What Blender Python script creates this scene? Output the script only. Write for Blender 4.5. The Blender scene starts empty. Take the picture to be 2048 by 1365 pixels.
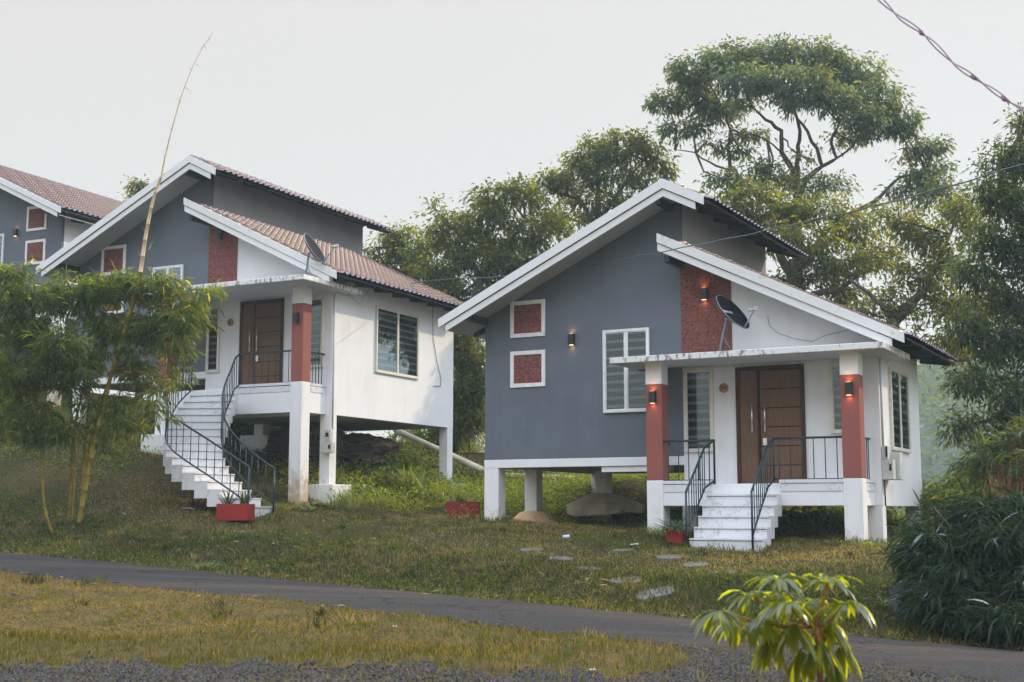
import bpy, math, random
import numpy as np
from mathutils import Vector, Matrix, noise as mnoise

sc = bpy.context.scene
C = sc.collection
R = math.radians

# ---------------------------------------------------------------- camera
FPX = 2600.0
EYE = 1.6
TH = math.atan(337.0 / FPX)
cam = bpy.data.cameras.new("camera")
cam.sensor_width = 36.0
cam.lens = FPX / 2048.0 * 36.0
cam.clip_start = 0.1
cam.clip_end = 3000
cam.dof.use_dof = True
cam.dof.focus_distance = 26.0
cam.dof.aperture_fstop = 3.6
cam_ob = bpy.data.objects.new("camera", cam)
cam_ob.location = (0, 0, EYE)
cam_ob.rotation_euler = (R(90) + TH, 0, 0)
C.objects.link(cam_ob)
sc.camera = cam_ob

# ---------------------------------------------------------------- light
SUN_AZ = 62.0      # degrees to the right of straight ahead
SUN_EL = 30.0
sun = bpy.data.lights.new("sun", 'SUN')
sun.energy = 2.8
sun.angle = R(0.6)
sun.color = (1.0, 0.80, 0.52)
sun_ob = bpy.data.objects.new("sun", sun)
sd = Vector((math.sin(R(SUN_AZ)) * math.cos(R(SUN_EL)), math.cos(R(SUN_AZ)) * math.cos(R(SUN_EL)), math.sin(R(SUN_EL))))
sun_ob.rotation_euler = sd.to_track_quat('Z', 'Y').to_euler()
sun_ob.location = (30, 30, 40)
C.objects.link(sun_ob)

world = bpy.data.worlds.new("World")
sc.world = world
world.use_nodes = True
nt = world.node_tree
for n in list(nt.nodes):
    nt.nodes.remove(n)
out = nt.nodes.new('ShaderNodeOutputWorld')
sky = nt.nodes.new('ShaderNodeTexSky')
sky.sky_type = 'NISHITA'
sky.sun_disc = False
sky.sun_elevation = R(SUN_EL)
sky.sun_rotation = R(SUN_AZ)
sky.dust_density = 0.6
sky.air_density = 1.0
bg1 = nt.nodes.new('ShaderNodeBackground'); bg1.inputs[1].default_value = 0.028
nt.links.new(sky.outputs[0], bg1.inputs[0])
# a thin bright cloud veil: even near the horizon, brighter towards the zenith
tc = nt.nodes.new('ShaderNodeTexCoord')
sep = nt.nodes.new('ShaderNodeSeparateXYZ')
nt.links.new(tc.outputs['Generated'], sep.inputs[0])
rmp = nt.nodes.new('ShaderNodeValToRGB')
rmp.color_ramp.elements[0].position = 0.0
rmp.color_ramp.elements[0].color = (0.285, 0.262, 0.229, 1)
rmp.color_ramp.elements[1].position = 1.0
rmp.color_ramp.elements[1].color = (0.78, 0.85, 0.99, 1)
e = rmp.color_ramp.elements.new(0.38); e.color = (0.290, 0.267, 0.239, 1)
e = rmp.color_ramp.elements.new(0.50); e.color = (0.95, 1.03, 1.19, 1)
nt.links.new(sep.outputs[2], rmp.inputs[0])
bg2 = nt.nodes.new('ShaderNodeBackground'); bg2.inputs[1].default_value = 2.55
nt.links.new(rmp.outputs[0], bg2.inputs[0])
add = nt.nodes.new('ShaderNodeAddShader')
nt.links.new(bg1.outputs[0], add.inputs[0]); nt.links.new(bg2.outputs[0], add.inputs[1])
nt.links.new(add.outputs[0], out.inputs[0])

sc.view_settings.view_transform = 'Standard'
sc.view_settings.look = 'None'
sc.view_settings.exposure = 0.0
sc.view_settings.gamma = 1.0
sc.render.engine = 'CYCLES'
sc.cycles.max_bounces = 8
sc.cycles.transparent_max_bounces = 12
sc.cycles.volume_bounces = 0
sc.cycles.use_denoising = True
sc.cycles.denoiser = 'OPENIMAGEDENOISE'
sc.cycles.denoising_input_passes = 'RGB_ALBEDO_NORMAL'
sc.cycles.denoising_prefilter = 'ACCURATE'

rng = np.random.default_rng(7)
random.seed(7)

# ---------------------------------------------------------------- pixel helpers (photo pixels 2048x1365)
def ray(px, py):
    x = (px - 1024) / FPX; y = -(py - 682.5) / FPX
    return np.array([x, math.cos(TH) - math.sin(TH) * y, math.sin(TH) + math.cos(TH) * y])
def at(px, py, D):
    r = ray(px, py); p = r * (D / r[1]); p[2] += EYE
    return p
Q4 = (-0.573, 27.688, 1.037 + EYE, R(28.5))
Q5 = (-11.70, 34.511, 3.436 + EYE, R(26.9))
Q3 = (-13.70, 38.807, 5.942 + EYE, R(25.4))
def h2w(q, x, y, z=0.0):
    a = q[3]
    return np.array([q[0] + math.cos(a) * x + math.sin(a) * y, q[1] - math.sin(a) * x + math.cos(a) * y, q[2] + z])
def w2h(q, p):
    a = q[3]; dx = p[0] - q[0]; dy = p[1] - q[1]
    return np.array([math.cos(a) * dx - math.sin(a) * dy, math.sin(a) * dx + math.cos(a) * dy, p[2] - q[2]])

# ---------------------------------------------------------------- terrain
RD = np.array([0.838, -0.546]); RN = np.array([0.546, 0.838])   # road direction and its normal (away from camera)
RW0 = 4.85 * 0.546 + 12.2 * 0.838                                # near edge offset
def road_z(x, y):
    s = x * RD[0] + y * RD[1]
    return -1.6 - 0.0423 * (s + 2.64) + EYE
def road_edges(s):
    near = RW0 + 0.07 * np.sin(s * 0.9) + 0.04 * np.sin(s * 2.7 + 1)
    far = RW0 + 2.72 + 0.06 * np.sin(s * 0.7 + 2) + 0.03 * np.sin(s * 3.1)
    return near, far
ctrl = []
def cw(x, y, z): ctrl.append((x, y, z + EYE))
def ch(q, x, y, z): p = h2w(q, x, y, z); ctrl.append(tuple(p))
def cp(px, py, D): p = at(px, py, D); ctrl.append(tuple(p))
ch(Q4, 0.1, 0.1, -1.24); ch(Q4, 4.2, -0.8, -1.50); ch(Q4, 8.0, -0.8, -1.62); ch(Q4, 6.3, -2.6, -1.74)
ch(Q4, 0.3, 1.7, -1.34); ch(Q4, 1.2, 3.4, -1.26); ch(Q4, 5, 2.5, -1.5); ch(Q4, 8, 3.5, -1.55); ch(Q4, 2.5, 6.5, -0.55); ch(Q4, 7, 6.5, -1.2)
ch(Q4, 0.2, 6.5, -0.2)
ch(Q5, 8.0, -0.9, -3.25); ch(Q5, 8.2, 0.2, -3.25); ch(Q5, 8.2, 5.6, -2.95); ch(Q5, 4.2, -1.1, -2.15); ch(Q5, 4.6, 2.3, -1.9)
ch(Q5, 6.5, 3.4, -1.75); ch(Q5, 2.0, -1.0, -1.7); ch(Q5, 0, 0, -1.3); ch(Q5, 5.2, 6.0, -1.45); ch(Q5, 0, 7, -0.6); ch(Q5, 9.5, 3.5, -3.1)
ch(Q5, 11.5, 5.5, -3.0); ch(Q5, 8.2, 9.5, -1.7)
cp(480, 1030, 27.5); cp(600, 1030, 28.0); cp(750, 1035, 28.5); cp(900, 1038, 28.0)
cp(380, 1020, 27.5); cp(160, 1048, 27); cp(100, 1070, 26.4); cp(-150, 1060, 27); cp(250, 1040, 27)
cp(250, 1000, 28.3); cp(100, 1000, 29); cp(250, 930, 30.5); cp(100, 900, 32); cp(-100, 900, 33); cp(0, 860, 35)
cp(700, 1062, 25.8); cp(500, 1062, 26.0); cp(300, 1062, 26.2); cp(900, 1070, 24.8); cp(1100, 1100, 22.6)
cp(1180, 1140, 20.6); cp(1310, 1190, 18.2); cp(1250, 1163, 19.3); cp(1440, 1150, 19.6); cp(1340, 1118, 21.2)
cp(1600, 1180, 18.0); cp(1650, 1130, 20.0); cp(1800, 1110, 20.6); cp(1800, 1170, 18.0); cp(2000, 1200, 16.0); cp(1950, 1100, 20)
cp(1500, 1225, 16.9); cp(1300, 1215, 17.6)
for (x, y, z) in [(-22, 40, 4.2), (-14, 44, 3.9), (-30, 40, 4.0), (-20, 30, 1.2), (-30, 28, .6), (-6, 46, 2.4), (0, 44, 1.0), (8, 42, -.4), (16, 38, -1.4), (25, 30, -2.2), (20, 20, -1.9), (15, 14, -1.9),
                  (-20, 60, 5.2), (0, 65, 2.5), (20, 60, -1.5), (60, 60, -5), (-60, 60, 6), (-60, 20, 2), (60, 10, -4), (0, 150, 2), (120, 150, -8), (-120, 150, 8)]:
    cw(x, y, z)
ctrl = np.array(ctrl)
def _k(a, b):
    d = np.sqrt(((a[:, None, :] - b[None, :, :]) ** 2).sum(2) + 0.3)
    return d
_n = len(ctrl)
_A = np.zeros((_n + 1, _n + 1)); _A[:_n, :_n] = _k(ctrl[:, :2], ctrl[:, :2]) ; _A[:_n, _n] = 1; _A[_n, :_n] = 1
_A[:_n, :_n] -= 0.15 * np.eye(_n)
_w = np.linalg.solve(_A, np.concatenate([ctrl[:, 2], [0]]))
def sst(t):
    t = np.clip(t, 0, 1); return t * t * (3 - 2 * t)
def terrain(x, y):
    x = np.atleast_1d(np.asarray(x, float)); y = np.atleast_1d(np.asarray(y, float))
    P = np.stack([x, y], 1)
    z = np.empty(len(x))
    for i in range(0, len(x), 20000):
        z[i:i + 20000] = _k(P[i:i + 20000], ctrl[:, :2]) @ _w[:_n] + _w[_n]
    w = x * RN[0] + y * RN[1]; s = x * RD[0] + y * RD[1]
    near, far = road_edges(s)
    bump = 0.055 * np.sin(x * 1.7 + 0.6 * np.sin(y * 1.3)) * np.sin(y * 1.9 + 1.0) + 0.018 * np.sin(x * 4.3 + y * 2.1) * np.sin(y * 5.1 - x)
    zr = road_z(x, y)
    t = sst((w - far - 0.05) / (1.9 + 0.35 * np.sin(s * 0.8)))
    zz = zr * (1 - t) + z * t
    amp = np.where(w > far, sst((w - far) / 0.5), np.where(w < near, sst((near - w) / 0.6), 0))
    zn = sst((near - w) / 1.0) * 0.05
    far_fade = np.clip(1 - (np.hypot(x, y) - 40) / 40, 0, 1)
    return zz + bump * amp * far_fade + np.where(w < near, zn, 0) - 0.012
def T(x, y): return float(terrain([x], [y])[0])
def ground_at(px, py, d0=9.0, d1=60.0):
    ds = np.arange(d0, d1, 0.04)
    r = ray(px, py)
    X = r[0] / r[1] * ds; Z = r[2] / r[1] * ds + EYE
    t = terrain(X, ds)
    k = np.nonzero(Z < t)[0]
    i = k[0] if len(k) else len(ds) - 1
    return np.array([X[i], ds[i], t[i]])

# ---------------------------------------------------------------- object helpers
def tag(o, label=None, cat=None, group=None, kind=None):
    if label: o['label'] = label
    if cat: o['category'] = cat
    if group: o['group'] = group
    if kind: o['kind'] = kind
    return o
def empty(name, loc=(0, 0, 0), rz=0.0):
    o = bpy.data.objects.new(name, None); o.location = tuple(loc); o.rotation_euler = (0, 0, rz)
    o.empty_display_size = 0.2
    C.objects.link(o); return o
def link_mesh(name, me, mat, parent=None):
    me.materials.append(mat)
    o = bpy.data.objects.new(name, me); C.objects.link(o)
    if parent is not None: o.parent = parent
    return o

class MB:
    def __init__(self, mir=1): self.v = []; self.f = []; self.mir = mir; self.sm = []
    def _add(self, vs, fs, smooth=False):
        b = len(self.v); self.v += [tuple(p) for p in vs]; self.f += [tuple(i + b for i in f) for f in fs]; self.sm += [smooth] * len(fs)
        return self
    def box(self, x0, x1, y0, y1, z0, z1):
        vs = [(x0, y0, z0), (x1, y0, z0), (x1, y1, z0), (x0, y1, z0), (x0, y0, z1), (x1, y0, z1), (x1, y1, z1), (x0, y1, z1)]
        fs = [(0, 3, 2, 1), (4, 5, 6, 7), (0, 1, 5, 4), (1, 2, 6, 5), (2, 3, 7, 6), (3, 0, 4, 7)]
        return self._add(vs, fs)
    def prism(self, poly, y0, y1):       # poly in x,z, counter-clockwise seen from the front (-y)
        n = len(poly)
        vs = [(x, y0, z) for x, z in poly] + [(x, y1, z) for x, z in poly]
        fs = [tuple(range(n)), tuple(range(2 * n - 1, n - 1, -1))]
        for i in range(n):
            j = (i + 1) % n; fs.append((j, i, n + i, n + j))
        return self._add(vs, fs)
    def prismx(self, poly, x0, x1):      # poly in y,z
        n = len(poly)
        vs = [(x0, y, z) for y, z in poly] + [(x1, y, z) for y, z in poly]
        fs = [tuple(range(n - 1, -1, -1)), tuple(range(n, 2 * n))]
        for i in range(n):
            j = (i + 1) % n; fs.append((i, j, n + j, n + i))
        return self._add(vs, fs)
    def prismz(self, poly, z0, z1):
        n = len(poly)
        vs = [(x, y, z0) for x, y in poly] + [(x, y, z1) for x, y in poly]
        fs = [tuple(range(n - 1, -1, -1)), tuple(range(n, 2 * n))]
        for i in range(n):
            j = (i + 1) % n; fs.append((i, j, n + j, n + i))
        return self._add(vs, fs)
    def tube(self, pts, r, n=8, cap=True):
        pts = [Vector(p) for p in pts]
        rs = r if isinstance(r, (list, tuple, np.ndarray)) else [r] * len(pts)
        vs = []; fs = []
        up = Vector((0, 0, 1)); prev = None
        for i, p in enumerate(pts):
            d = (pts[min(i + 1, len(pts) - 1)] - pts[max(i - 1, 0)]).normalized()
            if prev is None:
                a = d.cross(up)
                if a.length < 0.05: a = d.cross(Vector((1, 0, 0)))
            else:
                a = prev - d * prev.dot(d)
            a.normalize(); b = d.cross(a); prev = a
            for k in range(n):
                t = 2 * math.pi * k / n
                vs.append(p + (a * math.cos(t) + b * math.sin(t)) * rs[i])
        for i in range(len(pts) - 1):
            for k in range(n):
                k2 = (k + 1) % n
                fs.append((i * n + k, i * n + k2, (i + 1) * n + k2, (i + 1) * n + k))
        if cap:
            fs.append(tuple(range(n - 1, -1, -1))); fs.append(tuple(range((len(pts) - 1) * n, len(pts) * n)))
        return self._add(vs, fs, n > 4)
    def disc(self, c, axis, r, t, n=28):
        c = Vector(c); ax = Vector(axis).normalized()
        return self.tube([c - ax * t / 2, c + ax * t / 2], r, n)
    def build(self, name, mat, parent=None, label=None, bevel=0.0, seg=1):
        vs = self.v
        if self.mir < 0:
            vs = [(-x, y, z) for x, y, z in vs]; self.f = [tuple(reversed(f)) for f in self.f]
        me = bpy.data.meshes.new(name); me.from_pydata(vs, [], self.f); me.update()
        me.polygons.foreach_set('use_smooth', self.sm)
        o = link_mesh(name, me, mat, parent)
        if label: o['label'] = label
        if bevel > 0:
            m = o.modifiers.new('bevel', 'BEVEL'); m.width = bevel; m.segments = seg; m.limit_method = 'ANGLE'; m.angle_limit = R(40)
        return o

def np_mesh(name, V, F, mat, parent=None, col=None, smooth=False):
    me = bpy.data.meshes.new(name)
    V = np.asarray(V, np.float32); F = np.asarray(F, np.int32)
    nf, k = F.shape
    me.vertices.add(len(V)); me.vertices.foreach_set('co', V.ravel())
    me.loops.add(nf * k); me.loops.foreach_set('vertex_index', F.ravel())
    me.polygons.add(nf); me.polygons.foreach_set('loop_start', np.arange(0, nf * k, k, dtype=np.int32))
    if smooth: me.polygons.foreach_set('use_smooth', np.ones(nf, bool))
    if col is not None:
        a = me.color_attributes.new('tint', 'FLOAT_COLOR', 'POINT')
        c4 = np.concatenate([col, np.ones((len(col), 1))], 1).astype(np.float32)
        a.data.foreach_set('color', c4.ravel())
    me.update(calc_edges=True)
    return link_mesh(name, me, mat, parent)

# ---------------------------------------------------------------- materials
class N:
    def __init__(s, name):
        s.m = bpy.data.materials.new(name); s.m.use_nodes = True; s.t = s.m.node_tree
        s.b = s.t.nodes['Principled BSDF']; s.o = s.t.nodes['Material Output']
    def new(s, ty, **kw):
        n = s.t.nodes.new('ShaderNode' + ty)
        for k, v in kw.items():
            if hasattr(n, k): setattr(n, k, v)
            else: n.inputs[k].default_value = v
        return n
    def ln(s, a, b): s.t.links.new(a, b)
    def coord(s, which='Object', scale=(1, 1, 1), rot=(0, 0, 0)):
        c = s.new('TexCoord'); mp = s.new('Mapping'); mp.inputs['Scale'].default_value = scale; mp.inputs['Rotation'].default_value = rot
        s.ln(c.outputs[which], mp.inputs[0]); return mp.outputs[0]
    def noise(s, vec, scale, detail=3, rough=0.5):
        n = s.new('TexNoise'); n.inputs['Scale'].default_value = scale; n.inputs['Detail'].default_value = detail; n.inputs['Roughness'].default_value = rough
        s.ln(vec, n.inputs['Vector']); return n.outputs[0]
    def ramp(s, fac, stops):
        r = s.new('ValToRGB'); els = r.color_ramp.elements
        for i, (p, c) in enumerate(stops):
            c4 = (c, c, c, 1) if isinstance(c, (int, float)) else (*c, 1)
            if i < 2: els[i].position = p; els[i].color = c4
            else: e = els.new(p); e.color = c4
        s.ln(fac, r.inputs[0]); return r.outputs[0]
    def mix(s, fac, a, b, mode='MIX'):
        m = s.new('Mix'); m.data_type = 'RGBA'; m.blend_type = mode
        for sock, val in ((m.inputs[0], fac), (m.inputs[6], a), (m.inputs[7], b)):
            if isinstance(val, (int, float)): sock.default_value = val
            elif isinstance(val, tuple): sock.default_value = (*val, 1)
            else: s.ln(val, sock)
        return m.outputs[2]
    def math(s, op, a, b=0.0):
        m = s.new('Math'); m.operation = op
        for sock, val in ((m.inputs[0], a), (m.inputs[1], b)):
            if isinstance(val, (int, float)): sock.default_value = val
            else: s.ln(val, sock)
        return m.outputs[0]
    def bump(s, h, strength=0.3, dist=0.01):
        b = s.new('Bump'); b.inputs['Strength'].default_value = strength; b.inputs['Distance'].default_value = dist
        s.ln(h, b.inputs['Height']); s.ln(b.outputs[0], s.b.inputs['Normal'])
    def base(s, c):
        if isinstance(c, tuple): s.b.inputs['Base Color'].default_value = (*c, 1)
        else: s.ln(c, s.b.inputs['Base Color'])
    def rough(s, r, spec=0.4):
        s.b.inputs['Roughness'].default_value = r
        s.b.inputs['Specular IOR Level'].default_value = spec

def paint(name, col, var=0.08, rough=0.75, stain=0.0, staincol=(0.25, 0.2, 0.13), bump=0.25):
    n = N(name); v = n.coord()
    a = n.noise(v, 1.3, 4, 0.6); b = n.noise(v, 14, 3)
    m = n.ramp(a, [(0.3, tuple(c * (1 - var) for c in col)), (0.7, tuple(min(1, c * (1 + var)) for c in col))])
    if stain:
        st = n.noise(n.coord(scale=(2.2, 2.2, 0.5)), 1.6, 6, 0.65)
        f = n.ramp(st, [(0.56, 0.0), (0.80, stain)])
        m = n.mix(f, m, staincol)
    sk = n.noise(n.coord(scale=(5.0, 5.0, 0.28)), 1.7, 5, 0.7)
    m = n.mix(n.ramp(sk, [(0.55, 0.0), (0.74, 0.30 if stain else 0.0)]), m, tuple(c * .62 for c in col))
    n.base(m); n.rough(rough, 0.3)
    n.bump(n.math('ADD', b, n.noise(v, 60, 2)), bump, 0.004)
    return n.m

M = {}
M['gray'] = paint('grey_wall_paint', (0.130, 0.150, 0.176), 0.09, 0.8, 0.35, (0.19, 0.215, 0.24))
M['gray_lit'] = paint('sunlit_grey_wall_paint', (0.34, 0.355, 0.37), 0.06, 0.8, 0.1, (0.2, 0.2, 0.2))  # same grey paint made lighter to mimic sun on the clerestory
M['white'] = paint('white_wall_paint', (0.80, 0.80, 0.81), 0.04, 0.75, 0.30, (0.52, 0.50, 0.45))
M['white_post'] = paint('white_post_paint', (0.80, 0.795, 0.79), 0.04, 0.75, 0.55, (0.50, 0.40, 0.29))
def _post():
    m = paint('white_post_paint', (0.80, 0.795, 0.79), 0.04, 0.75, 0.35, (0.50, 0.40, 0.29)); t = m.node_tree
    b = t.nodes['Principled BSDF']; src = b.inputs['Base Color'].links[0].from_socket
    tc_ = t.nodes.new('ShaderNodeTexCoord'); sp = t.nodes.new('ShaderNodeSeparateXYZ'); t.links.new(tc_.outputs['Generated'], sp.inputs[0])
    nz = t.nodes.new('ShaderNodeTexNoise'); nz.inputs['Scale'].default_value = 7; nz.inputs['Detail'].default_value = 6; t.links.new(tc_.outputs['Object'], nz.inputs['Vector'])
    a = t.nodes.new('ShaderNodeMath'); a.operation = 'MULTIPLY_ADD'; t.links.new(nz.outputs[0], a.inputs[0]); a.inputs[1].default_value = -.55; t.links.new(sp.outputs[2], a.inputs[2])
    r = t.nodes.new('ShaderNodeMapRange'); r.inputs[1].default_value = -.10; r.inputs[2].default_value = .12; r.inputs[3].default_value = .75; r.inputs[4].default_value = 0; t.links.new(a.outputs[0], r.inputs[0])
    mx = t.nodes.new('ShaderNodeMix'); mx.data_type = 'RGBA'; t.links.new(r.outputs[0], mx.inputs[0]); t.links.new(src, mx.inputs[6]); mx.inputs[7].default_value = (.44, .29, .16, 1)
    t.links.new(mx.outputs[2], b.inputs['Base Color']); return m
M['white_post'] = _post()
M['terracotta'] = paint('terracotta_paint', (0.28, 0.088, 0.073), 0.06, 0.7)
M['fascia'] = paint('fascia_paint', (0.76, 0.76, 0.76), 0.03, 0.6, 0.0)
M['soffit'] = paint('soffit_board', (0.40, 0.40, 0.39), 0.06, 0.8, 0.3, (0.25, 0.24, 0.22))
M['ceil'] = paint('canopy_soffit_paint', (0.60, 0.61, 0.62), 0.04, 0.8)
M['darkmetal'] = paint('dark_steel', (0.025, 0.03, 0.035), 0.2, 0.55)
M['concrete'] = paint('old_concrete', (0.66, 0.58, 0.45), 0.25, 0.9, 0.6, (0.26, 0.19, 0.12), 0.6)
M['footing_mud'] = paint('mud_stained_concrete', (0.72, 0.46, 0.25), 0.15, 0.9, 0.3, (0.33, 0.20, 0.10), 0.6)
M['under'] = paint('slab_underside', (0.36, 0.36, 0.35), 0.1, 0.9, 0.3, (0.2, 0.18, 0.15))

def _canopy():
    n = N('weathered_canopy_edge'); v = n.coord(scale=(3.5, 3.5, 1.2))
    a = n.noise(v, 3.0, 8, 0.7)
    f = n.ramp(a, [(0.53, 0.0), (0.62, 0.85)])
    g = n.noise(n.coord(), 0.8, 3)
    n.base(n.mix(f, n.mix(g, (0.78, 0.78, 0.77), (0.70, 0.69, 0.67)), (0.06, 0.055, 0.05))); n.rough(0.85, 0.2); n.bump(a, 0.3, 0.01)
    return n.m
M['canopy'] = _canopy()
def _mossy():
    n = N('mossy_fascia'); a = n.noise(n.coord(), 4.5, 8, 0.7)
    f = n.ramp(a, [(0.58, 0.0), (0.70, 0.6)])
    n.base(n.mix(f, (0.72, 0.72, 0.70), (0.22, 0.21, 0.10))); n.rough(0.85, 0.2)
    return n.m
M['mossy'] = _mossy()

def _laterite():
    n = N('laterite_cladding'); v = n.coord()
    br = n.new('TexBrick'); br.offset = 0.5
    mp = n.new('Mapping'); mp.inputs['Rotation'].default_value = (R(90), 0, 0)
    n.ln(v, mp.inputs[0]); n.ln(mp.outputs[0], br.inputs['Vector'])
    br.inputs['Color1'].default_value = (0.25, 0.088, 0.074, 1); br.inputs['Color2'].default_value = (0.21, 0.074, 0.066, 1)
    br.inputs['Mortar'].default_value = (0.11, 0.045, 0.04, 1); br.inputs['Scale'].default_value = 1.0
    br.inputs['Mortar Size'].default_value = 0.006; br.inputs['Brick Width'].default_value = 0.42; br.inputs['Row Height'].default_value = 0.24
    sp = n.noise(v, 30, 4, 0.75)
    f = n.ramp(sp, [(0.40, 0.85), (0.52, 0.0)])
    c = n.mix(f, br.outputs[0], (0.07, 0.03, 0.03))
    sp2 = n.noise(v, 42, 3, 0.75)
    f2 = n.ramp(sp2, [(0.55, 0.0), (0.64, 0.8)])
    c = n.mix(f2, c, (0.42, 0.20, 0.13))
    n.base(c); n.rough(0.9, 0.2); n.bump(sp, 0.9, 0.02)
    return n.m
M['laterite'] = _laterite()

def _tile():
    n = N('clay_roof_tile'); v = n.coord()
    a = n.noise(v, 0.9, 4); b = n.noise(n.coord(scale=(3.2, 4.2, 1)), 1.0, 1); c = n.noise(v, 30, 3)
    col = n.mix(a, (0.085, 0.032, 0.055), (0.135, 0.070, 0.115))
    col = n.mix(n.ramp(b, [(0.42, 0.0), (0.6, 0.45)]), col, (0.12, 0.06, 0.06))
    n.base(col); n.rough(0.32, 0.7); n.bump(c, 0.25, 0.004)
    return n.m
M['tile'] = _tile()
def _wood(name, c1, c2):
    n = N(name); v = n.coord(scale=(9, 9, 0.9))
    a = n.noise(v, 3, 6, 0.6)
    n.base(n.ramp(a, [(0.3, c1), (0.7, c2)])); n.rough(0.6, 0.12); n.bump(a, 0.15, 0.002)
    return n.m
M['wood'] = _wood('teak_door', (0.12, 0.064, 0.038), (0.19, 0.108, 0.064))
M['wood_frame'] = _wood('door_frame_wood', (0.05, 0.024, 0.015), (0.09, 0.045, 0.028))
def _marble():
    n = N('marble_step_tile'); v = n.coord()
    d = n.noise(v, 2.0, 5, 0.6)
    mp = n.new('VectorMath'); mp.operation = 'ADD'
    n.ln(v, mp.inputs[0]); n.ln(d, mp.inputs[1])
    w = n.new('TexNoise'); w.inputs['Scale'].default_value = 1.7; w.inputs['Detail'].default_value = 8
    n.ln(mp.outputs[0], w.inputs['Vector'])
    f = n.ramp(w.outputs[0], [(0.485, 0.0), (0.5, 0.55), (0.515, 0.0)])
    n.base(n.mix(f, (0.70, 0.70, 0.72), (0.28, 0.28, 0.29))); n.rough(0.4, 0.4)
    return n.m
M['marble'] = _marble()
def simple(name, col, rough=0.6, spec=0.4, metal=0.0):
    n = N(name); v = n.coord(); a = n.noise(v, 8, 4, 0.6)
    n.base(n.ramp(a, [(0.3, tuple(c * 0.88 for c in col)), (0.7, tuple(min(1, c * 1.1) for c in col))])); n.rough(rough, spec)
    n.b.inputs['Metallic'].default_value = metal
    return n.m
M['grout'] = simple('dark_grout', (0.16, 0.15, 0.14), 0.9)
M['rail'] = simple('dark_green_rail_paint', (0.010, 0.030, 0.036), 0.42, 0.4)
M['frame'] = simple('cream_window_frame', (0.70, 0.68, 0.58), 0.5)
M['frame_white'] = simple('white_trim', (0.78, 0.78, 0.76), 0.6)
M['steel'] = simple('brushed_steel', (0.75, 0.75, 0.76), 0.3, 0.5, 1.0)
M['galv'] = simple('galvanised_steel', (0.20, 0.23, 0.26), 0.5, 0.5, 0.3)
M['black'] = simple('black_powder_coat', (0.012, 0.013, 0.016), 0.45, 0.5)
M['dish'] = simple('dark_dish_metal', (0.014, 0.016, 0.022), 0.75, 0.15)
M['lettering'] = simple('white_lettering', (0.7, 0.7, 0.7), 0.6)
M['plaque'] = simple('orange_wood_plaque', (0.42, 0.22, 0.09), 0.6)
M['digit'] = simple('dark_digits', (0.03, 0.03, 0.035), 0.5)
M['boxplastic'] = simple('pale_meter_box', (0.52, 0.53, 0.50), 0.6)
M['pipe'] = simple('grey_pipe', (0.50, 0.52, 0.56), 0.5)
M['redpot'] = paint('red_planter_paint', (0.28, 0.020, 0.015), 0.12, 0.6, 0.3, (0.22, 0.05, 0.03))
M['dark'] = simple('dark_recess', (0.01, 0.01, 0.01), 0.9)
def _blind():
    n = N('zebra_blind'); c = n.new('TexCoord'); sp = n.new('SeparateXYZ'); n.ln(c.outputs['Object'], sp.inputs[0])
    s = n.math('SINE', n.math('MULTIPLY', sp.outputs[2], 2 * math.pi / 0.165))
    a = n.noise(n.coord(), 2, 2)
    f = n.ramp(s, [(0.38, 0.0), (0.56, 1.0)])
    n.base(n.mix(f, (0.02, 0.022, 0.025), n.mix(a, (0.22, 0.22, 0.23), (0.33, 0.33, 0.34)))); n.rough(0.9, 0.1)
    return n.m
M['blind'] = _blind()
def _glass():
    n = N('window_glass'); t = n.t
    t.nodes.remove(n.b)
    gl = n.new('BsdfGlossy'); gl.inputs['Roughness'].default_value = 0.02; gl.inputs['Color'].default_value = (0.85, 0.93, 1.0, 1)
    tr = n.new('BsdfTransparent'); tr.inputs['Color'].default_value = (0.80, 0.85, 0.86, 1)
    lw = n.new('LayerWeight'); lw.inputs['Blend'].default_value = 0.35
    a = n.noise(n.coord(), 0.9, 1)
    b = n.new('Bump'); b.inputs['Strength'].default_value = 0.03; b.inputs['Distance'].default_value = 0.02
    n.ln(a, b.inputs['Height']); n.ln(b.outputs[0], gl.inputs['Normal'])
    f = n.math('ADD', n.math('MULTIPLY', lw.outputs['Fresnel'], 0.42), 0.045)
    mx = n.new('MixShader'); n.ln(f, mx.inputs[0]); n.ln(tr.outputs[0], mx.inputs[1]); n.ln(gl.outputs[0], mx.inputs[2])
    n.ln(mx.outputs[0], n.o.inputs[0])
    return n.m
M['glass'] = _glass()
def _emit(name, col, s):
    n = N(name); n.base(col); n.b.inputs['Emission Color'].default_value = (*col, 1); n.b.inputs['Emission Strength'].default_value = s
    return n.m
M['lens'] = _emit('lamp_lens', (1.0, 0.62, 0.28), 4.0)
M['lens_off'] = simple('unlit_lens', (0.4, 0.4, 0.38), 0.3)

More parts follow.
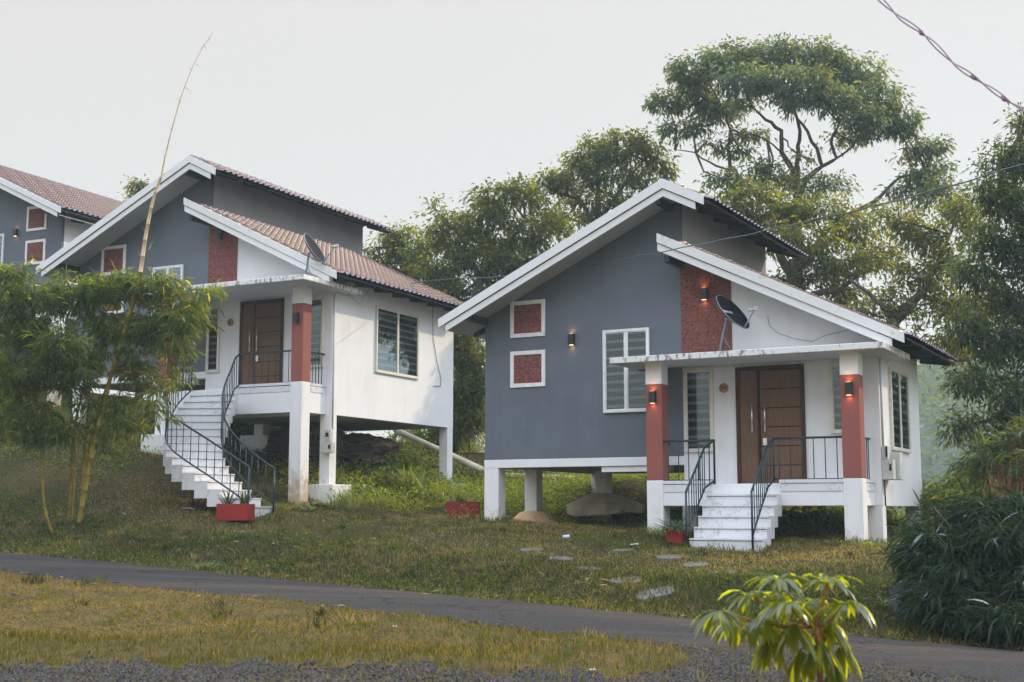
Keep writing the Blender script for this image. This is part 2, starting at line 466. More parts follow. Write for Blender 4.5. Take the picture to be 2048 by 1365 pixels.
def leafmat(name, base, trans, tfac=0.45, gloss=0.12, rough=0.4, attr=True):
    n = N(name); t = n.t; t.nodes.remove(n.b)
    d = n.new('BsdfDiffuse'); tr = n.new('BsdfTranslucent'); g = n.new('BsdfGlossy')
    g.inputs['Roughness'].default_value = rough; g.inputs['Color'].default_value = (0.9, 0.95, 1, 1)
    a = n.new('Attribute'); a.attribute_name = 'tint'
    c1 = n.mix(1.0, base, a.outputs['Color'], 'MULTIPLY'); c2 = n.mix(1.0, trans, a.outputs['Color'], 'MULTIPLY')
    n.ln(c1, d.inputs[0]); n.ln(c2, tr.inputs[0])
    m1 = n.new('MixShader'); m1.inputs[0].default_value = tfac; n.ln(d.outputs[0], m1.inputs[1]); n.ln(tr.outputs[0], m1.inputs[2])
    lw = n.new('LayerWeight'); lw.inputs['Blend'].default_value = 0.3
    m2 = n.new('MixShader'); n.ln(n.math('MULTIPLY', lw.outputs['Fresnel'], gloss), m2.inputs[0])
    n.ln(m1.outputs[0], m2.inputs[1]); n.ln(g.outputs[0], m2.inputs[2])
    n.ln(m2.outputs[0], n.o.inputs[0])
    return n.m
M['leaf_tree'] = leafmat('tree_leaf', (0.020, 0.044, 0.022), (0.66, 0.62, 0.02), 0.30)
M['leaf_far'] = leafmat('far_tree_leaf', (0.022, 0.046, 0.030), (0.40, 0.44, 0.04), 0.30)
M['leaf_teal'] = leafmat('haze_tinted_tree_leaf', (0.040, 0.080, 0.066), (0.46, 0.50, 0.09), 0.34)  # leaves made paler and bluer, haze put into their colour
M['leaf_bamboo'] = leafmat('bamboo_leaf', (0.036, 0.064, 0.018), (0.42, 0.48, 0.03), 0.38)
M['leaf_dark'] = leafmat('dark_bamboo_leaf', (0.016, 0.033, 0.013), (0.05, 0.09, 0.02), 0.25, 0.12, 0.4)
M['leaf_mango'] = leafmat('mango_leaf', (0.045, 0.075, 0.006), (0.66, 0.66, 0.01), 0.58, 0.07, 0.25)
M['leaf_weed'] = leafmat('weed_leaf', (0.07, 0.11, 0.035), (0.55, 0.58, 0.03), 0.40)
M['leaf_pot'] = leafmat('strap_leaf', (0.045, 0.09, 0.035), (0.16, 0.24, 0.05), 0.3)
M['leaf_red'] = leafmat('crimson_leaf', (0.16, 0.02, 0.03), (0.3, 0.03, 0.04), 0.35)
M['grass'] = leafmat('grass_blade', (1.0, 1.0, 1.0), (2.2, 2.1, 1.2), 0.35, 0.03)
M['litter_leaf'] = leafmat('fallen_leaf', (1, 1, 1), (1, 1, 1), 0.15, 0.02)
def _bark(name, c1, c2):
    n = N(name); a = n.noise(n.coord(scale=(1, 1, 0.35)), 9, 6, 0.65)
    n.base(n.ramp(a, [(0.3, c1), (0.7, c2)])); n.rough(0.9, 0.2); n.bump(a, 0.6, 0.02)
    return n.m
M['bark'] = _bark('tree_bark', (0.05, 0.04, 0.03), (0.14, 0.115, 0.09))
M['culm'] = _bark('yellow_bamboo_culm', (0.15, 0.105, 0.015), (0.27, 0.20, 0.03))
M['dryculm'] = _bark('dry_bamboo_culm', (0.42, 0.30, 0.18), (0.62, 0.50, 0.34))
M['stem'] = _bark('woody_stem', (0.20, 0.09, 0.03), (0.30, 0.15, 0.05))

def _ground():
    n = N('grass_soil'); g = n.new('NewGeometry'); v = g.outputs['Position']
    a = n.noise(v, 0.55, 6, 0.6); b = n.noise(v, 3.2, 6, 0.7); c = n.noise(v, 22, 5, 0.7)
    col = n.ramp(a, [(0.34, (0.030, 0.038, 0.010)), (0.52, (0.060, 0.056, 0.018)), (0.68, (0.11, 0.082, 0.033))])
    col = n.mix(n.ramp(b, [(0.42, 0.0), (0.62, 0.8)]), col, (0.065, 0.052, 0.026))
    soil = n.noise(v, 1.1, 5, 0.6)
    col = n.mix(n.ramp(soil, [(0.60, 0.0), (0.70, 0.75)]), col, (0.09, 0.042, 0.022))
    col = n.mix(n.ramp(c, [(0.3, 0.5), (0.6, 0.0)]), col, (0.025, 0.022, 0.012))
    sp = n.new('VectorMath'); sp.operation = 'DOT_PRODUCT'; n.ln(v, sp.inputs[0]); sp.inputs[1].default_value = (0.546, 0.838, 0)
    nearside = n.math('LESS_THAN', sp.outputs['Value'], 4.85 * 0.546 + 12.2 * 0.838)
    straw = n.mix(n.ramp(b, [(0.35, 0.0), (0.65, 1.0)]), (0.045, 0.046, 0.014), (0.12, 0.084, 0.034))
    col = n.mix(nearside, col, straw)
    n.base(col); n.rough(0.95, 0.1); n.bump(n.math('ADD', b, c), 0.7, 0.03)
    return n.m
M['ground'] = _ground()
def _asphalt():
    n = N('worn_asphalt'); g = n.new('NewGeometry'); v = g.outputs['Position']
    a = n.noise(v, 90, 4, 0.8); b = n.noise(v, 0.7, 5, 0.6)
    mp = n.new('Mapping'); mp.inputs['Rotation'].default_value = (0, 0, R(33)); mp.inputs['Scale'].default_value = (0.22, 1.8, 1)
    n.ln(v, mp.inputs[0]); s = n.noise(mp.outputs[0], 1.0, 5, 0.6)
    col = n.ramp(a, [(0.30, (0.012, 0.0115, 0.011)), (0.55, (0.030, 0.0285, 0.028)), (0.75, (0.085, 0.08, 0.078))])
    col = n.mix(n.ramp(s, [(0.46, 0.0), (0.66, 0.55)]), col, (0.10, 0.062, 0.042))
    a2 = n.noise(v, 28, 5, 0.85)
    col = n.mix(n.ramp(a2, [(0.40, 0.0), (0.72, 0.55)]), col, (0.12, 0.112, 0.105))
    wv = n.new('VectorMath'); wv.operation = 'ADD'; n.ln(v, wv.inputs[0])
    wn = n.new('TexNoise'); wn.inputs['Scale'].default_value = 2.5; wn.inputs['Detail'].default_value = 4; n.ln(v, wn.inputs['Vector']); n.ln(wn.outputs['Color'], wv.inputs[1])
    vo = n.new('TexVoronoi'); vo.feature = 'DISTANCE_TO_EDGE'; vo.inputs['Scale'].default_value = .75; n.ln(wv.outputs[0], vo.inputs['Vector'])
    ck = n.math('MULTIPLY', n.ramp(vo.outputs['Distance'], [(0.006, 1.0), (0.018, 0.0)]), n.ramp(n.noise(v, .6, 3), [(0.45, 0.0), (0.55, 0.8)]))
    col = n.mix(ck, col, (0.008, 0.008, 0.008))
    n.base(col); n.rough(0.95, 0.08); n.bump(n.math('ADD', a, a2), 0.6, 0.01)
    return n.m
M['asphalt'] = _asphalt()
M['gravel'] = leafmat('gravel_stone', (1, 1, 1), (1, 1, 1), 0.0, 0.0)
M['gravelbed'] = paint('gravel_bed', (0.075, 0.068, 0.064), 0.3, 0.95, 0.4, (0.05, 0.03, 0.02), 1.0)
M['stone'] = paint('weathered_paver', (0.14, 0.132, 0.115), 0.3, 0.95, 0.6, (0.16, 0.13, 0.09), 0.9)
M['darkstone'] = paint('dark_stone', (0.06, 0.06, 0.065), 0.3, 0.9, 0.5, (0.03, 0.03, 0.02), 0.9)
M['rock'] = paint('brown_rock', (0.10, 0.07, 0.048), 0.5, 0.95, 0.9, (0.02, 0.016, 0.012), 1.0)
M['hill'] = paint('wooded_hill', (0.06, 0.085, 0.06), 0.3, 0.95, 0.5, (0.04, 0.05, 0.035), 1.0)
M['cable'] = simple('teal_cable', (0.06, 0.10, 0.11), 0.5)
M['cable_purple'] = simple('purple_twisted_cable', (0.40, 0.27, 0.42), 0.5)
M['cup'] = simple('pale_blue_plastic', (0.45, 0.55, 0.70), 0.3)
M['paper'] = simple('white_scrap', (0.38, 0.38, 0.37), 0.8)

# ---------------------------------------------------------------- ground sheet, road
gx = np.concatenate([np.linspace(-900, -60, 15), np.linspace(-56, -22, 18), np.arange(-21, 14, 0.22), np.linspace(14.5, 56, 24), np.linspace(60, 900, 15)])
gy = np.concatenate([np.linspace(-900, -20, 12), np.linspace(-16, 8, 12), np.arange(8.4, 36, 0.22), np.linspace(36.5, 80, 50), np.linspace(90, 1200, 20)])
GX, GY = np.meshgrid(gx, gy)
GZ = terrain(GX.ravel(), GY.ravel())
fx = np.hypot(GX.ravel(), GY.ravel())
GZ = np.where(fx > 120, GZ * np.clip(1 - (fx - 120) / 200, 0, 1) + -2.0 * np.clip((fx - 120) / 200, 0, 1), GZ)
nx, ny = len(gx), len(gy)
idx = np.arange(nx * ny).reshape(ny, nx)
GF = np.stack([idx[:-1, :-1], idx[:-1, 1:], idx[1:, 1:], idx[1:, :-1]], -1).reshape(-1, 4)
tag(np_mesh('ground', np.stack([GX.ravel(), GY.ravel(), GZ], 1), GF, M['ground'], smooth=True), kind='structure')
ss = np.arange(-60, 30, 0.3); ww = np.array([0, .01, .03, .08, .2, .35, .5, .65, .8, .92, .97, .99, 1.0])
rv = []
for s in ss:
    near, far = road_edges(s)
    near += 0.03 * math.sin(s * 7.3) + 0.03 * math.sin(s * 12.1); far += 0.03 * math.sin(s * 6.1 + 1)
    for w in ww:
        wv = near + (far - near) * w
        x = s * RD[0] + wv * RN[0]; y = s * RD[1] + wv * RN[1]
        rv.append((x, y, road_z(x, y) - 0.03 + 0.075 * max(0, 1 - (2 * w - 1) ** 2) ** .35))
rv = np.array(rv); k = len(ww); idx = np.arange(len(rv)).reshape(-1, k)
RF = np.stack([idx[:-1, :-1], idx[:-1, 1:], idx[1:, 1:], idx[1:, :-1]], -1).reshape(-1, 4)
tag(np_mesh('road', rv, RF[:, ::-1], M['asphalt'], smooth=True), kind='structure')
# ---------------------------------------------------------------- houses
def text_mesh(name, s, size, depth, mat, parent, loc, rot, spacing=1.0):
    cu = bpy.data.curves.new(name, 'FONT'); cu.body = s; cu.size = size; cu.extrude = depth; cu.align_x = 'CENTER'; cu.align_y = 'CENTER'
    cu.space_character = spacing
    tmp = bpy.data.objects.new(name, cu); C.objects.link(tmp)
    bpy.context.view_layer.update()
    me = bpy.data.meshes.new_from_object(tmp.evaluated_get(bpy.context.evaluated_depsgraph_get()))
    C.objects.unlink(tmp); bpy.data.objects.remove(tmp)
    me.materials.clear()
    o = link_mesh(name, me, mat, parent); o.location = loc; o.rotation_euler = rot
    return o

RT = dict(apx=4.43, apz=5.38, lx=-0.70, lz=2.955, urx=5.28, urz=4.95, lox=4.30, loz=4.31, lorx=8.95, lorz=2.045)
def ztop_up(x):
    if x <= RT['apx']: return RT['apz'] + (RT['lz'] - RT['apz']) * (RT['apx'] - x) / (RT['apx'] - RT['lx'])
    return RT['apz'] + (RT['urz'] - RT['apz']) * (x - RT['apx']) / (RT['urx'] - RT['apx'])
def ztop_lo(x): return RT['loz'] + (RT['lorz'] - RT['loz']) * (x - RT['lox']) / (RT['lorx'] - RT['lox'])

def tile_sheet(name, parent, x0, z0, x1, z1, y0, y1, mir):
    L = math.hypot(x1 - x0, z1 - z0); nc = int(L / 0.33); cl = L / nc
    dx, dz = (x1 - x0) / L, (z1 - z0) / L
    nxn, nzn = -dz, dx
    if nzn < 0: nxn, nzn = -nxn, -nzn
    per = 0.215; nw = int((y1 - y0) / per); per = (y1 - y0) / nw
    prof = [(0.0, 0.0), (0.18, 0.004), (0.42, 0.008), (0.55, 0.030), (0.72, 0.040), (0.88, 0.030)]
    ys = []; hs = []
    for i in range(nw):
        for a, h in prof: ys.append(y0 + (i + a) * per); hs.append(h)
    ys.append(y1); hs.append(0.0)
    ys = np.array(ys); hs = np.array(hs)
    rows = []
    for c in range(nc):
        rows.append((c * cl, 0.002)); rows.append(((c + 1) * cl + 0.02, 0.052))
    V = []
    for r, (s, h) in enumerate(rows):
        hh = hs * 1.25 + h + 0.004 * np.sin(ys * 9 + r)
        V.append(np.stack([x0 + dx * s + nxn * hh, ys, z0 + dz * s + nzn * hh], 1))
    V = np.concatenate(V); m = len(ys); n = len(rows)
    idx = np.arange(n * m).reshape(n, m)
    F = np.stack([idx[:-1, :-1], idx[:-1, 1:], idx[1:, 1:], idx[1:, :-1]], -1).reshape(-1, 4)
    up = (x1 > x0)
    if mir < 0: V[:, 0] *= -1
    if up == (mir > 0): F = F[:, ::-1]
    return np_mesh(name, V, F, M['tile'], parent)

def sbox(mb, X, a0, a1, d0, d1, z0, z1, side):
    if side: mb.box(X + d0, X + d1, a0, a1, z0, z1)
    else: mb.box(a0, a1, -d1, -d0, z0, z1)

def window(parent, a0, a1, z0, z1, mull=1, side=False, X=8.29, mir=1, mat=None, bl=True, base=0.0):
    mat = mat or M['frame']; fw = 0.055
    f = MB(mir); b0 = base
    sbox(f, X, a0, a0 + fw, b0, b0 + 0.055, z0, z1, side); sbox(f, X, a1 - fw, a1, b0, b0 + 0.055, z0, z1, side)
    sbox(f, X, a0 + fw, a1 - fw, b0, b0 + 0.055, z1 - fw, z1, side); sbox(f, X, a0 + fw, a1 - fw, b0, b0 + 0.058, z0, z0 + fw, side)
    for i in range(mull):
        c = a0 + (a1 - a0) * (i + 1) / (mull + 1)
        sbox(f, X, c - 0.028, c + 0.028, b0, b0 + 0.050, z0 + fw, z1 - fw, side)
    w = f.build('window', mat, parent, bevel=0.004)
    n = mull + 1
    for i in range(n):
        c0 = a0 + (a1 - a0) * i / n + (fw if i == 0 else 0.028); c1 = a0 + (a1 - a0) * (i + 1) / n - (fw if i == n - 1 else 0.028)
        p = MB(mir); sbox(p, X, c0, c1, b0 + 0.030, b0 + 0.034, z0 + fw, z1 - fw, side); p.build('pane', M['glass'], w)
        q = MB(mir); sbox(q, X, c0, c1, b0 + 0.004, b0 + 0.008, z0 + fw, z1 - fw, side); q.build('blind', M['blind'], w)
        # sliding sash border
        g = MB(mir); t = 0.018
        sbox(g, X, c0, c0 + t, b0 + 0.026, b0 + 0.040, z0 + fw, z1 - fw, side); sbox(g, X, c1 - t, c1, b0 + 0.026, b0 + 0.040, z0 + fw, z1 - fw, side)
        sbox(g, X, c0 + t, c1 - t, b0 + 0.026, b0 + 0.040, z0 + fw, z0 + fw + t, side); sbox(g, X, c0 + t, c1 - t, b0 + 0.026, b0 + 0.040, z1 - fw - t, z1 - fw, side)
        g.build('sash', mat, w)
    return w

def wall_lamp(parent, x, z, y, lit, mir=1, power=1.0):
    m = MB(mir)
    m.box(x - 0.062, x + 0.062, y - 0.10, y - 0.012, z - 0.115, z + 0.115)
    m.box(x - 0.035, x + 0.035, y - 0.012, y, z - 0.06, z + 0.06)
    o = m.build('wall_lamp', M['black'], parent, bevel=0.008, seg=2, label='black up and down wall lamp, lit' if lit else 'black up and down wall lamp, unlit')
    for s in (1, -1):
        q = MB(mir); q.box(x - 0.042, x + 0.042, y - 0.086, y - 0.03, z + s * 0.1155, z + s * 0.1185) if s > 0 else q.box(x - 0.042, x + 0.042, y - 0.086, y - 0.03, z - 0.1185, z - 0.1155)
        q.build('lens', M['lens'] if lit else M['lens_off'], o)
        if lit:
            L = bpy.data.lights.new('lamp_bulb', 'SPOT'); L.energy = 1.4 * power; L.color = (1.0, 0.42, 0.13); L.spot_size = R(125); L.spot_blend = 0.9; L.shadow_soft_size = 0.02
            lo = bpy.data.objects.new('lamp_bulb', L); C.objects.link(lo); lo.parent = o
            lo.location = ((x if mir > 0 else -x), y - 0.058, z + s * 0.122)
            d = Vector((0, 0.55, s)); lo.rotation_euler = d.to_track_quat('-Z', 'Y').to_euler()
    return o

def railing(parent, top, bottom, balus, posts=(), r=0.021):
    """top/bottom: point lists; balus: list of (top point, bottom point)"""
    o = MB().tube(top, r, 8).build('railing', M['rail'], parent)
    MB().tube(bottom, r * 0.85, 8).build('bottom_rail', M['rail'], o)
    for a, b in balus: MB().tube([a, b], 0.0095, 6).build('baluster', M['rail'], o)
    for a, b in posts: MB().tube([a, b], r, 8).build('post', M['rail'], o)
    return o
def lerp(a, b, t): return tuple(a[i] + (b[i] - a[i]) * t for i in range(len(a)))

def house(q, label, P, mir=1):
    H = empty('house', q[:3], -q[3])
    tag(H, label, 'house', 'houses on stilts of one design')
    D1, D2 = P['D1'], P['D2']; zs = P['zs']; X = 8.29
    t = 0.10
    # --- walls
    m = MB(mir); m.prism([(0, 0), (4.49, 0), (4.49, ztop_up(4.49) - 0.075), (RT['apx'], ztop_up(RT['apx']) - 0.075), (0, ztop_up(0) - 0.075)], 0, t)
    m.build('front_wall', M['gray'], H)
    m = MB(mir); m.box(0, t, t, D1, 0, ztop_up(t) - 0.12); m.build('side_wall', M['white'], H)
    m = MB(mir); m.box(4.36, 4.49, t, D1, 0, ztop_up(4.49) - 0.085); m.build('clerestory_wall', M['gray_lit'], H, label='grey wall rising between the two roofs, sunlit tone in its paint')
    m = MB(mir); m.prism([(t, 0), (4.36, 0), (4.36, ztop_up(4.36) - 0.09), (t, ztop_up(t) - 0.12)], D1 - t, D1); m.build('back_wall', M['white'], H)
    m = MB(mir); m.prism([(4.49, zs), (X, zs), (X, ztop_lo(X) - 0.075), (4.49, ztop_lo(4.49) - 0.075)], 0.0, t); m.build('front_wall', M['white'], H, label='white front wall behind the porch')
    m = MB(mir); m.box(X - t, X, t, D2, zs, ztop_lo(X) - 0.075); m.build('side_wall', M['white'], H)
    m = MB(mir); m.prism([(4.49, zs), (X - t, zs), (X - t, ztop_lo(X) - 0.08), (4.49, ztop_lo(4.49) - 0.075)], D2 - t, D2); m.build('back_wall', M['white'], H)
    # white band and slab
    m = MB(mir); m.box(-0.012, 4.50, -0.012, 0.25, -0.17, -0.0); m.build('floor_beam', M['white'], H, bevel=0.006)
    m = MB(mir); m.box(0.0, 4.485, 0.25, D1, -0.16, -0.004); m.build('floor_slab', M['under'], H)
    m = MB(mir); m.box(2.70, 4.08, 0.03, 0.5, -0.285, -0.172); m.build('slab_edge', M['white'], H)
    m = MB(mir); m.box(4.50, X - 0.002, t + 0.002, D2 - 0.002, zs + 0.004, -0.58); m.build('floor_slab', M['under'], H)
    # --- laterite panels
    a0, a1, lz = P['lat']
    m = MB(mir); m.prism([(a0, 1.80), (a1, 1.80), (a1, ztop_lo(a1) - 0.10), (a0, ztop_lo(a0) - 0.10)], -0.018, -0.001); m.build('laterite_panel', M['laterite'], H)
    for (s0, s1, z0, z1) in P['sq']:
        m = MB(mir); w = 0.085
        m.box(s0, s1, -0.03, 0, z1 - w, z1); m.box(s0, s1, -0.03, 0, z0, z0 + w); m.box(s0, s0 + w, -0.03, 0, z0 + w, z1 - w); m.box(s1 - w, s1, -0.03, 0, z0 + w, z1 - w)
        fo = m.build('laterite_square', M['frame_white'], H, bevel=0.004)
        m = MB(mir); m.box(s0 + w, s1 - w, -0.014, -0.001, z0 + w, z1 - w); m.build('stone_infill', M['laterite'], fo)
    # --- windows
    w0, w1, wz0, wz1 = P['win']
    window(H, w0, w1, wz0, wz1, 1, mir=mir, mat=M['frame_white'])
    # --- roof
    yf = -0.78; yb1 = D1 + P['ov1']; yb2 = D2 + P['ov2']
    rf = tile_sheet('roof', H, RT['apx'], RT['apz'] - 0.035, RT['lx'], RT['lz'] - 0.035, yf + 0.02, yb1, mir)
    tile_sheet('roof_slope', rf, RT['apx'], RT['apz'] - 0.035, RT['urx'] + 0.10, ztop_up(RT['urx'] + 0.10) - 0.035, yf + 0.02, yb1, mir)
    m = MB(mir); n = int((yb1 - yf) / 0.36)
    for i in range(n):
        y = yf + 0.03 + i * 0.36
        m.tube([(RT['apx'], y, RT['apz'] - 0.045), (RT['apx'], y + 0.30, RT['apz'] - 0.045), (RT['apx'], y + 0.375, RT['apz'] - 0.04)], [0.085, 0.095, 0.112], 12)
    m.build('ridge_cap', M['tile'], rf)
    # gable fascia: an outer board above an inner, set-back board
    def board(x0, x1, za, zb, top, bot, y0, y1, mb): mb.prism([(x0, za(x0) - bot), (x1, za(x1) - bot), (x1, za(x1) - top), (x0, za(x0) - top)], y0, y1)
    m = MB(mir)
    m.prism([(RT['lx'], RT['lz'] - 0.17), (RT['apx'], RT['apz'] - 0.17), (RT['urx'], RT['urz'] - 0.17), (RT['urx'], RT['urz'] + 0.015), (RT['apx'], RT['apz'] + 0.02), (RT['lx'], RT['lz'] + 0.015)], yf - 0.025, yf)
    fa = m.build('fascia', M['fascia'], rf, bevel=0.003)
    m = MB(mir); xl2 = RT['lx'] + 0.16; xr2 = RT['urx'] - 0.18
    m.prism([(xl2, ztop_up(xl2) - 0.33), (RT['apx'], RT['apz'] - 0.33), (xr2, ztop_up(xr2) - 0.33), (xr2, ztop_up(xr2) - 0.186), (RT['apx'], RT['apz'] - 0.186), (xl2, ztop_up(xl2) - 0.186)], yf + 0.012, yf + 0.035)
    m.build('lower_fascia', M['fascia'], rf, bevel=0.003)
    m = MB(mir)
    m.prism([(RT['lx'] + 0.02, RT['lz'] - 0.075), (RT['apx'], RT['apz'] - 0.075), (RT['urx'] + 0.06, ztop_up(RT['urx'] + 0.06) - 0.075), (RT['urx'] + 0.06, ztop_up(RT['urx'] + 0.06) - 0.045), (RT['apx'], RT['apz'] - 0.045), (RT['lx'] + 0.02, RT['lz'] - 0.045)], yf + 0.04, yb1 - 0.03)
    m.build('roof_deck', M['darkmetal'], rf)
    # soffit panels under the long slope (front overhang and low eave)
    m = MB(mir)
    zz = lambda x, d: ztop_up(x) - d
    m.prism([(RT['lx'] + 0.1, zz(RT['lx'] + 0.1, .262)), (RT['apx'] - .03, zz(RT['apx'] - .03, .262)), (RT['apx'] - .03, zz(RT['apx'] - .03, .245)), (RT['lx'] + 0.1, zz(RT['lx'] + 0.1, .245))], yf + 0.04, -0.003)
    m.prism([(RT['lx'] + 0.1, zz(RT['lx'] + 0.1, .262)), (-0.004, zz(-0.004, .262)), (-0.004, zz(-0.004, .245)), (RT['lx'] + 0.1, zz(RT['lx'] + 0.1, .245))], 0.0, yb1 - 0.05)
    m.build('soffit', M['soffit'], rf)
    m = MB(mir)
    for x in (0.02, 4.30):
        m.box(x - 0.05, x + 0.05, yf + 0.05, -0.004, zz(x, .40), zz(x, .266))
    for k in range(4):
        y = 0.35 + k * (D1 - 0.7) / 3
        m.prism([(RT['lx'] + .2, zz(RT['lx'] + .2, .34)), (-0.004, zz(-.004, .46)), (-0.004, zz(-.004, .266)), (RT['lx'] + .2, zz(RT['lx'] + .2, .266))], y, y + 0.05)
    for k in range(7):
        y = 0.1 + k * (yb1 - 0.4) / 6
        m.prism([(4.495, zz(4.495, .26)), (RT['urx'] - .02, zz(RT['urx'] - .02, .13)), (RT['urx'] - .02, zz(RT['urx'] - .02, .078)), (4.495, zz(4.495, .078))], y, y + 0.05)
    m.build('rafters', M['darkmetal'], rf)['kind'] = 'stuff'
    # lower roof
    r2 = tile_sheet('roof', H, 4.50, ztop_lo(4.50) - 0.035, RT['lorx'] + 0.06, ztop_lo(RT['lorx'] + 0.06) - 0.035, yf + 0.02, yb2, mir)
    zl = ztop_lo
    m = MB(mir); m.prism([(RT['lox'], zl(RT['lox']) - 0.17), (RT['lorx'], zl(RT['lorx']) - 0.17), (RT['lorx'], zl(RT['lorx']) + 0.015), (RT['lox'], zl(RT['lox']) + 0.015)], yf - 0.025, yf)
    m.build('fascia', M['fascia_low'], r2, bevel=0.003)
    xe = RT['lorx'] - 0.22
    m = MB(mir); m.prism([(RT['lox'], zl(RT['lox']) - 0.33), (xe, zl(xe) - 0.33), (xe, zl(xe) - 0.186), (RT['lox'], zl(RT['lox']) - 0.186)], yf + 0.012, yf + 0.035)
    m.build('lower_fascia', M['fascia'], r2, bevel=0.003)
    m = MB(mir); m.prism([(4.495, zl(4.495) - 0.075), (RT['lorx'] + .03, zl(RT['lorx'] + .03) - 0.075), (RT['lorx'] + .03, zl(RT['lorx'] + .03) - 0.045), (4.495, zl(4.495) - 0.045)], yf + 0.04, yb2 - 0.03)
    m.prism([(RT['lox'] + .02, zl(RT['lox'] + .02) - 0.10), (4.495, zl(4.495) - 0.10), (4.495, zl(4.495) - 0.03), (RT['lox'] + .02, zl(RT['lox'] + .02) - 0.03)], yf + 0.04, -0.004)
    m.build('roof_deck', M['darkmetal'], r2)
    m = MB(mir)
    m.box(4.42, 4.52, yf + 0.05, -0.02, zl(4.5) - 0.47, zl(4.5) - 0.335)
    nb = int((yb2) / 0.82)
    for k in range(nb + 1):
        y = 0.05 + k * (yb2 - 0.25) / nb
        m.prism([(X + .003, zl(X) - .36), (RT['lorx'] - .05, zl(RT['lorx'] - .05) - .15), (RT['lorx'] - .05, zl(RT['lorx'] - .05) - .078), (X + .003, zl(X) - .078)], y, y + 0.05)
    m.build('rafters', M['darkmetal'], r2)['kind'] = 'stuff'
    # --- stilts
    gz = lambda x, y: T(*h2w(q, x * mir, y)[:2]) - q[2] - 0.35
    for (x0, x1, y0, y1, top, foot) in P['posts']:
        m = MB(mir); m.box(x0, x1, y0, y1, gz((x0 + x1) / 2, (y0 + y1) / 2), top)
        po = m.build('stilt', M['white_post'], H, bevel=0.008)
        if foot:
            kind, fx0, fx1, fy0, fy1, fz0, fz1 = foot
            m = MB(mir)
            if kind == 'box': m.box(fx0, fx1, fy0, fy1, fz0, fz1)
            else:
                cx, cy = (x0 + x1) / 2, (y0 + y1) / 2; N_ = 18; vs = []; fs = []
                rr = random.Random(int(fx0 * 100) + 3)
                for ring, (s, z) in enumerate([(1.0, fz0), (1.0, fz0 + (fz1 - fz0) * 0.45 if kind == 'pyr' else fz0 + .02), (0.45, fz1 - 0.05), (0.24, fz1)]):
                    for i in range(N_):
                        a = 2 * math.pi * i / N_; c, sn = math.cos(a), math.sin(a)
                        if kind == 'pyr': k = 1 / max(abs(c), abs(sn)); c *= k; sn *= k
                        j = 1 + rr.uniform(-.07, .07) if ring < 2 else 1
                        vs.append((cx + c * (fx1 - fx0) / 2 * s * j, cy + sn * (fy1 - fy0) / 2 * s * j, z + (rr.uniform(-.06, .06) if ring == 0 else 0)))
                for r_ in range(3):
                    for i in range(N_):
                        j = (i + 1) % N_; fs.append((r_ * N_ + i, r_ * N_ + j, (r_ + 1) * N_ + j, (r_ + 1) * N_ + i))
                fs.append(tuple(range(N_ - 1, -1, -1))); fs.append(tuple(range(3 * N_, 4 * N_)))
                m._add(vs, fs)
            m.build('footing', M['footing_mud'] if kind == 'mound' else (M['white_post'] if kind == 'box' else M['concrete']), po, bevel=0.012)
    if not P.get('porch', True): 
        for (x, z) in P['lamps']: wall_lamp(H, x, z, -0.002, True, mir, 0.5)
        return H
    # --- porch
    cf = -0.98
    L0 = P['lcol']
    m = MB(mir); m.box(L0 + 0.01, 8.16, cf + 0.02, -0.003, zs, -0.572); m.build('porch_floor', M['white'], H, bevel=0.006)
    for (a, b) in P['kerbs']:
        m = MB(mir); m.box(a, b, cf - 0.004, cf + 0.18, -0.56, -0.50); ko = m.build('kerb', M['marble'], H)
        m = MB(mir); m.box(a + .02, b - .02, cf + 0.008, cf + 0.019, -0.71, -0.585); m.build('facing_tile', M['marble'], ko)
    m = MB(mir); m.box(8.03, 8.17, cf + .335, -0.003, -0.56, -0.50); ko = m.build('kerb', M['marble'], H)
    m = MB(mir); m.box(8.161, 8.172, cf + 0.36, -0.02, -0.71, -0.585); m.build('facing_tile', M['marble'], ko)
    m = MB(mir); m.box(L0 + 0.34, 7.83, cf + .2, -0.004, -0.571, -0.563); m.build('floor_tiles', M['marble'], H)
    for cx in (L0, 7.84):
        g0 = gz(cx + .16, cf + .16)
        m = MB(mir); m.box(cx, cx + .33, cf, cf + .33, -0.49, 1.345); co = m.build('porch_column', M['terracotta'], H, bevel=0.008)
        m = MB(mir); m.box(cx, cx + .33, cf, cf + .33, 1.345, P['zc'] - .112); m.build('column_cap', M['white'], co, bevel=0.004)
        m = MB(mir); m.box(cx, cx + .33, cf, cf + .33, g0, -0.49); m.build('column_base', M['white_post'], co, bevel=0.006)
        if cx == L0 and P.get('lfoot'):
            m = MB(mir); m.box(*P['lfoot']); m.build('footing', M['white_post'], co, bevel=0.01)
    zc = P['zc']; cy0 = P['cany']
    m = MB(mir); m.prismz([(P['canx'], cy0), (8.69, cy0), (8.69, P['canb']), (X + .003, P['canb']), (X + .003, -0.003), (P['canx'], -0.003)], zc - 0.115, zc)
    ca = m.build('canopy', M['canopy'], H, bevel=0.008)
    m = MB(mir); m.prismz([(P['canx'] + .05, cy0 + .05), (8.64, cy0 + .05), (8.64, P['canb'] - .05), (X + .005, P['canb'] - .05), (X + .005, -0.005), (P['canx'] + .05, -0.005)], zc - 0.119, zc - 0.1155)
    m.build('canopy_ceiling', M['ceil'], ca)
    # --- door
    d0, d1 = P['door']; dz0, dz1 = -0.572, 1.69; fw = 0.075
    m = MB(mir); m.box(d0, d0 + fw, -0.05, 0, dz0, dz1); m.box(d1 - fw, d1, -0.05, 0, dz0, dz1); m.box(d0 + fw, d1 - fw, -0.05, 0, dz1 - fw, dz1)
    do = m.build('door', M['wood_frame'], H, bevel=0.005)
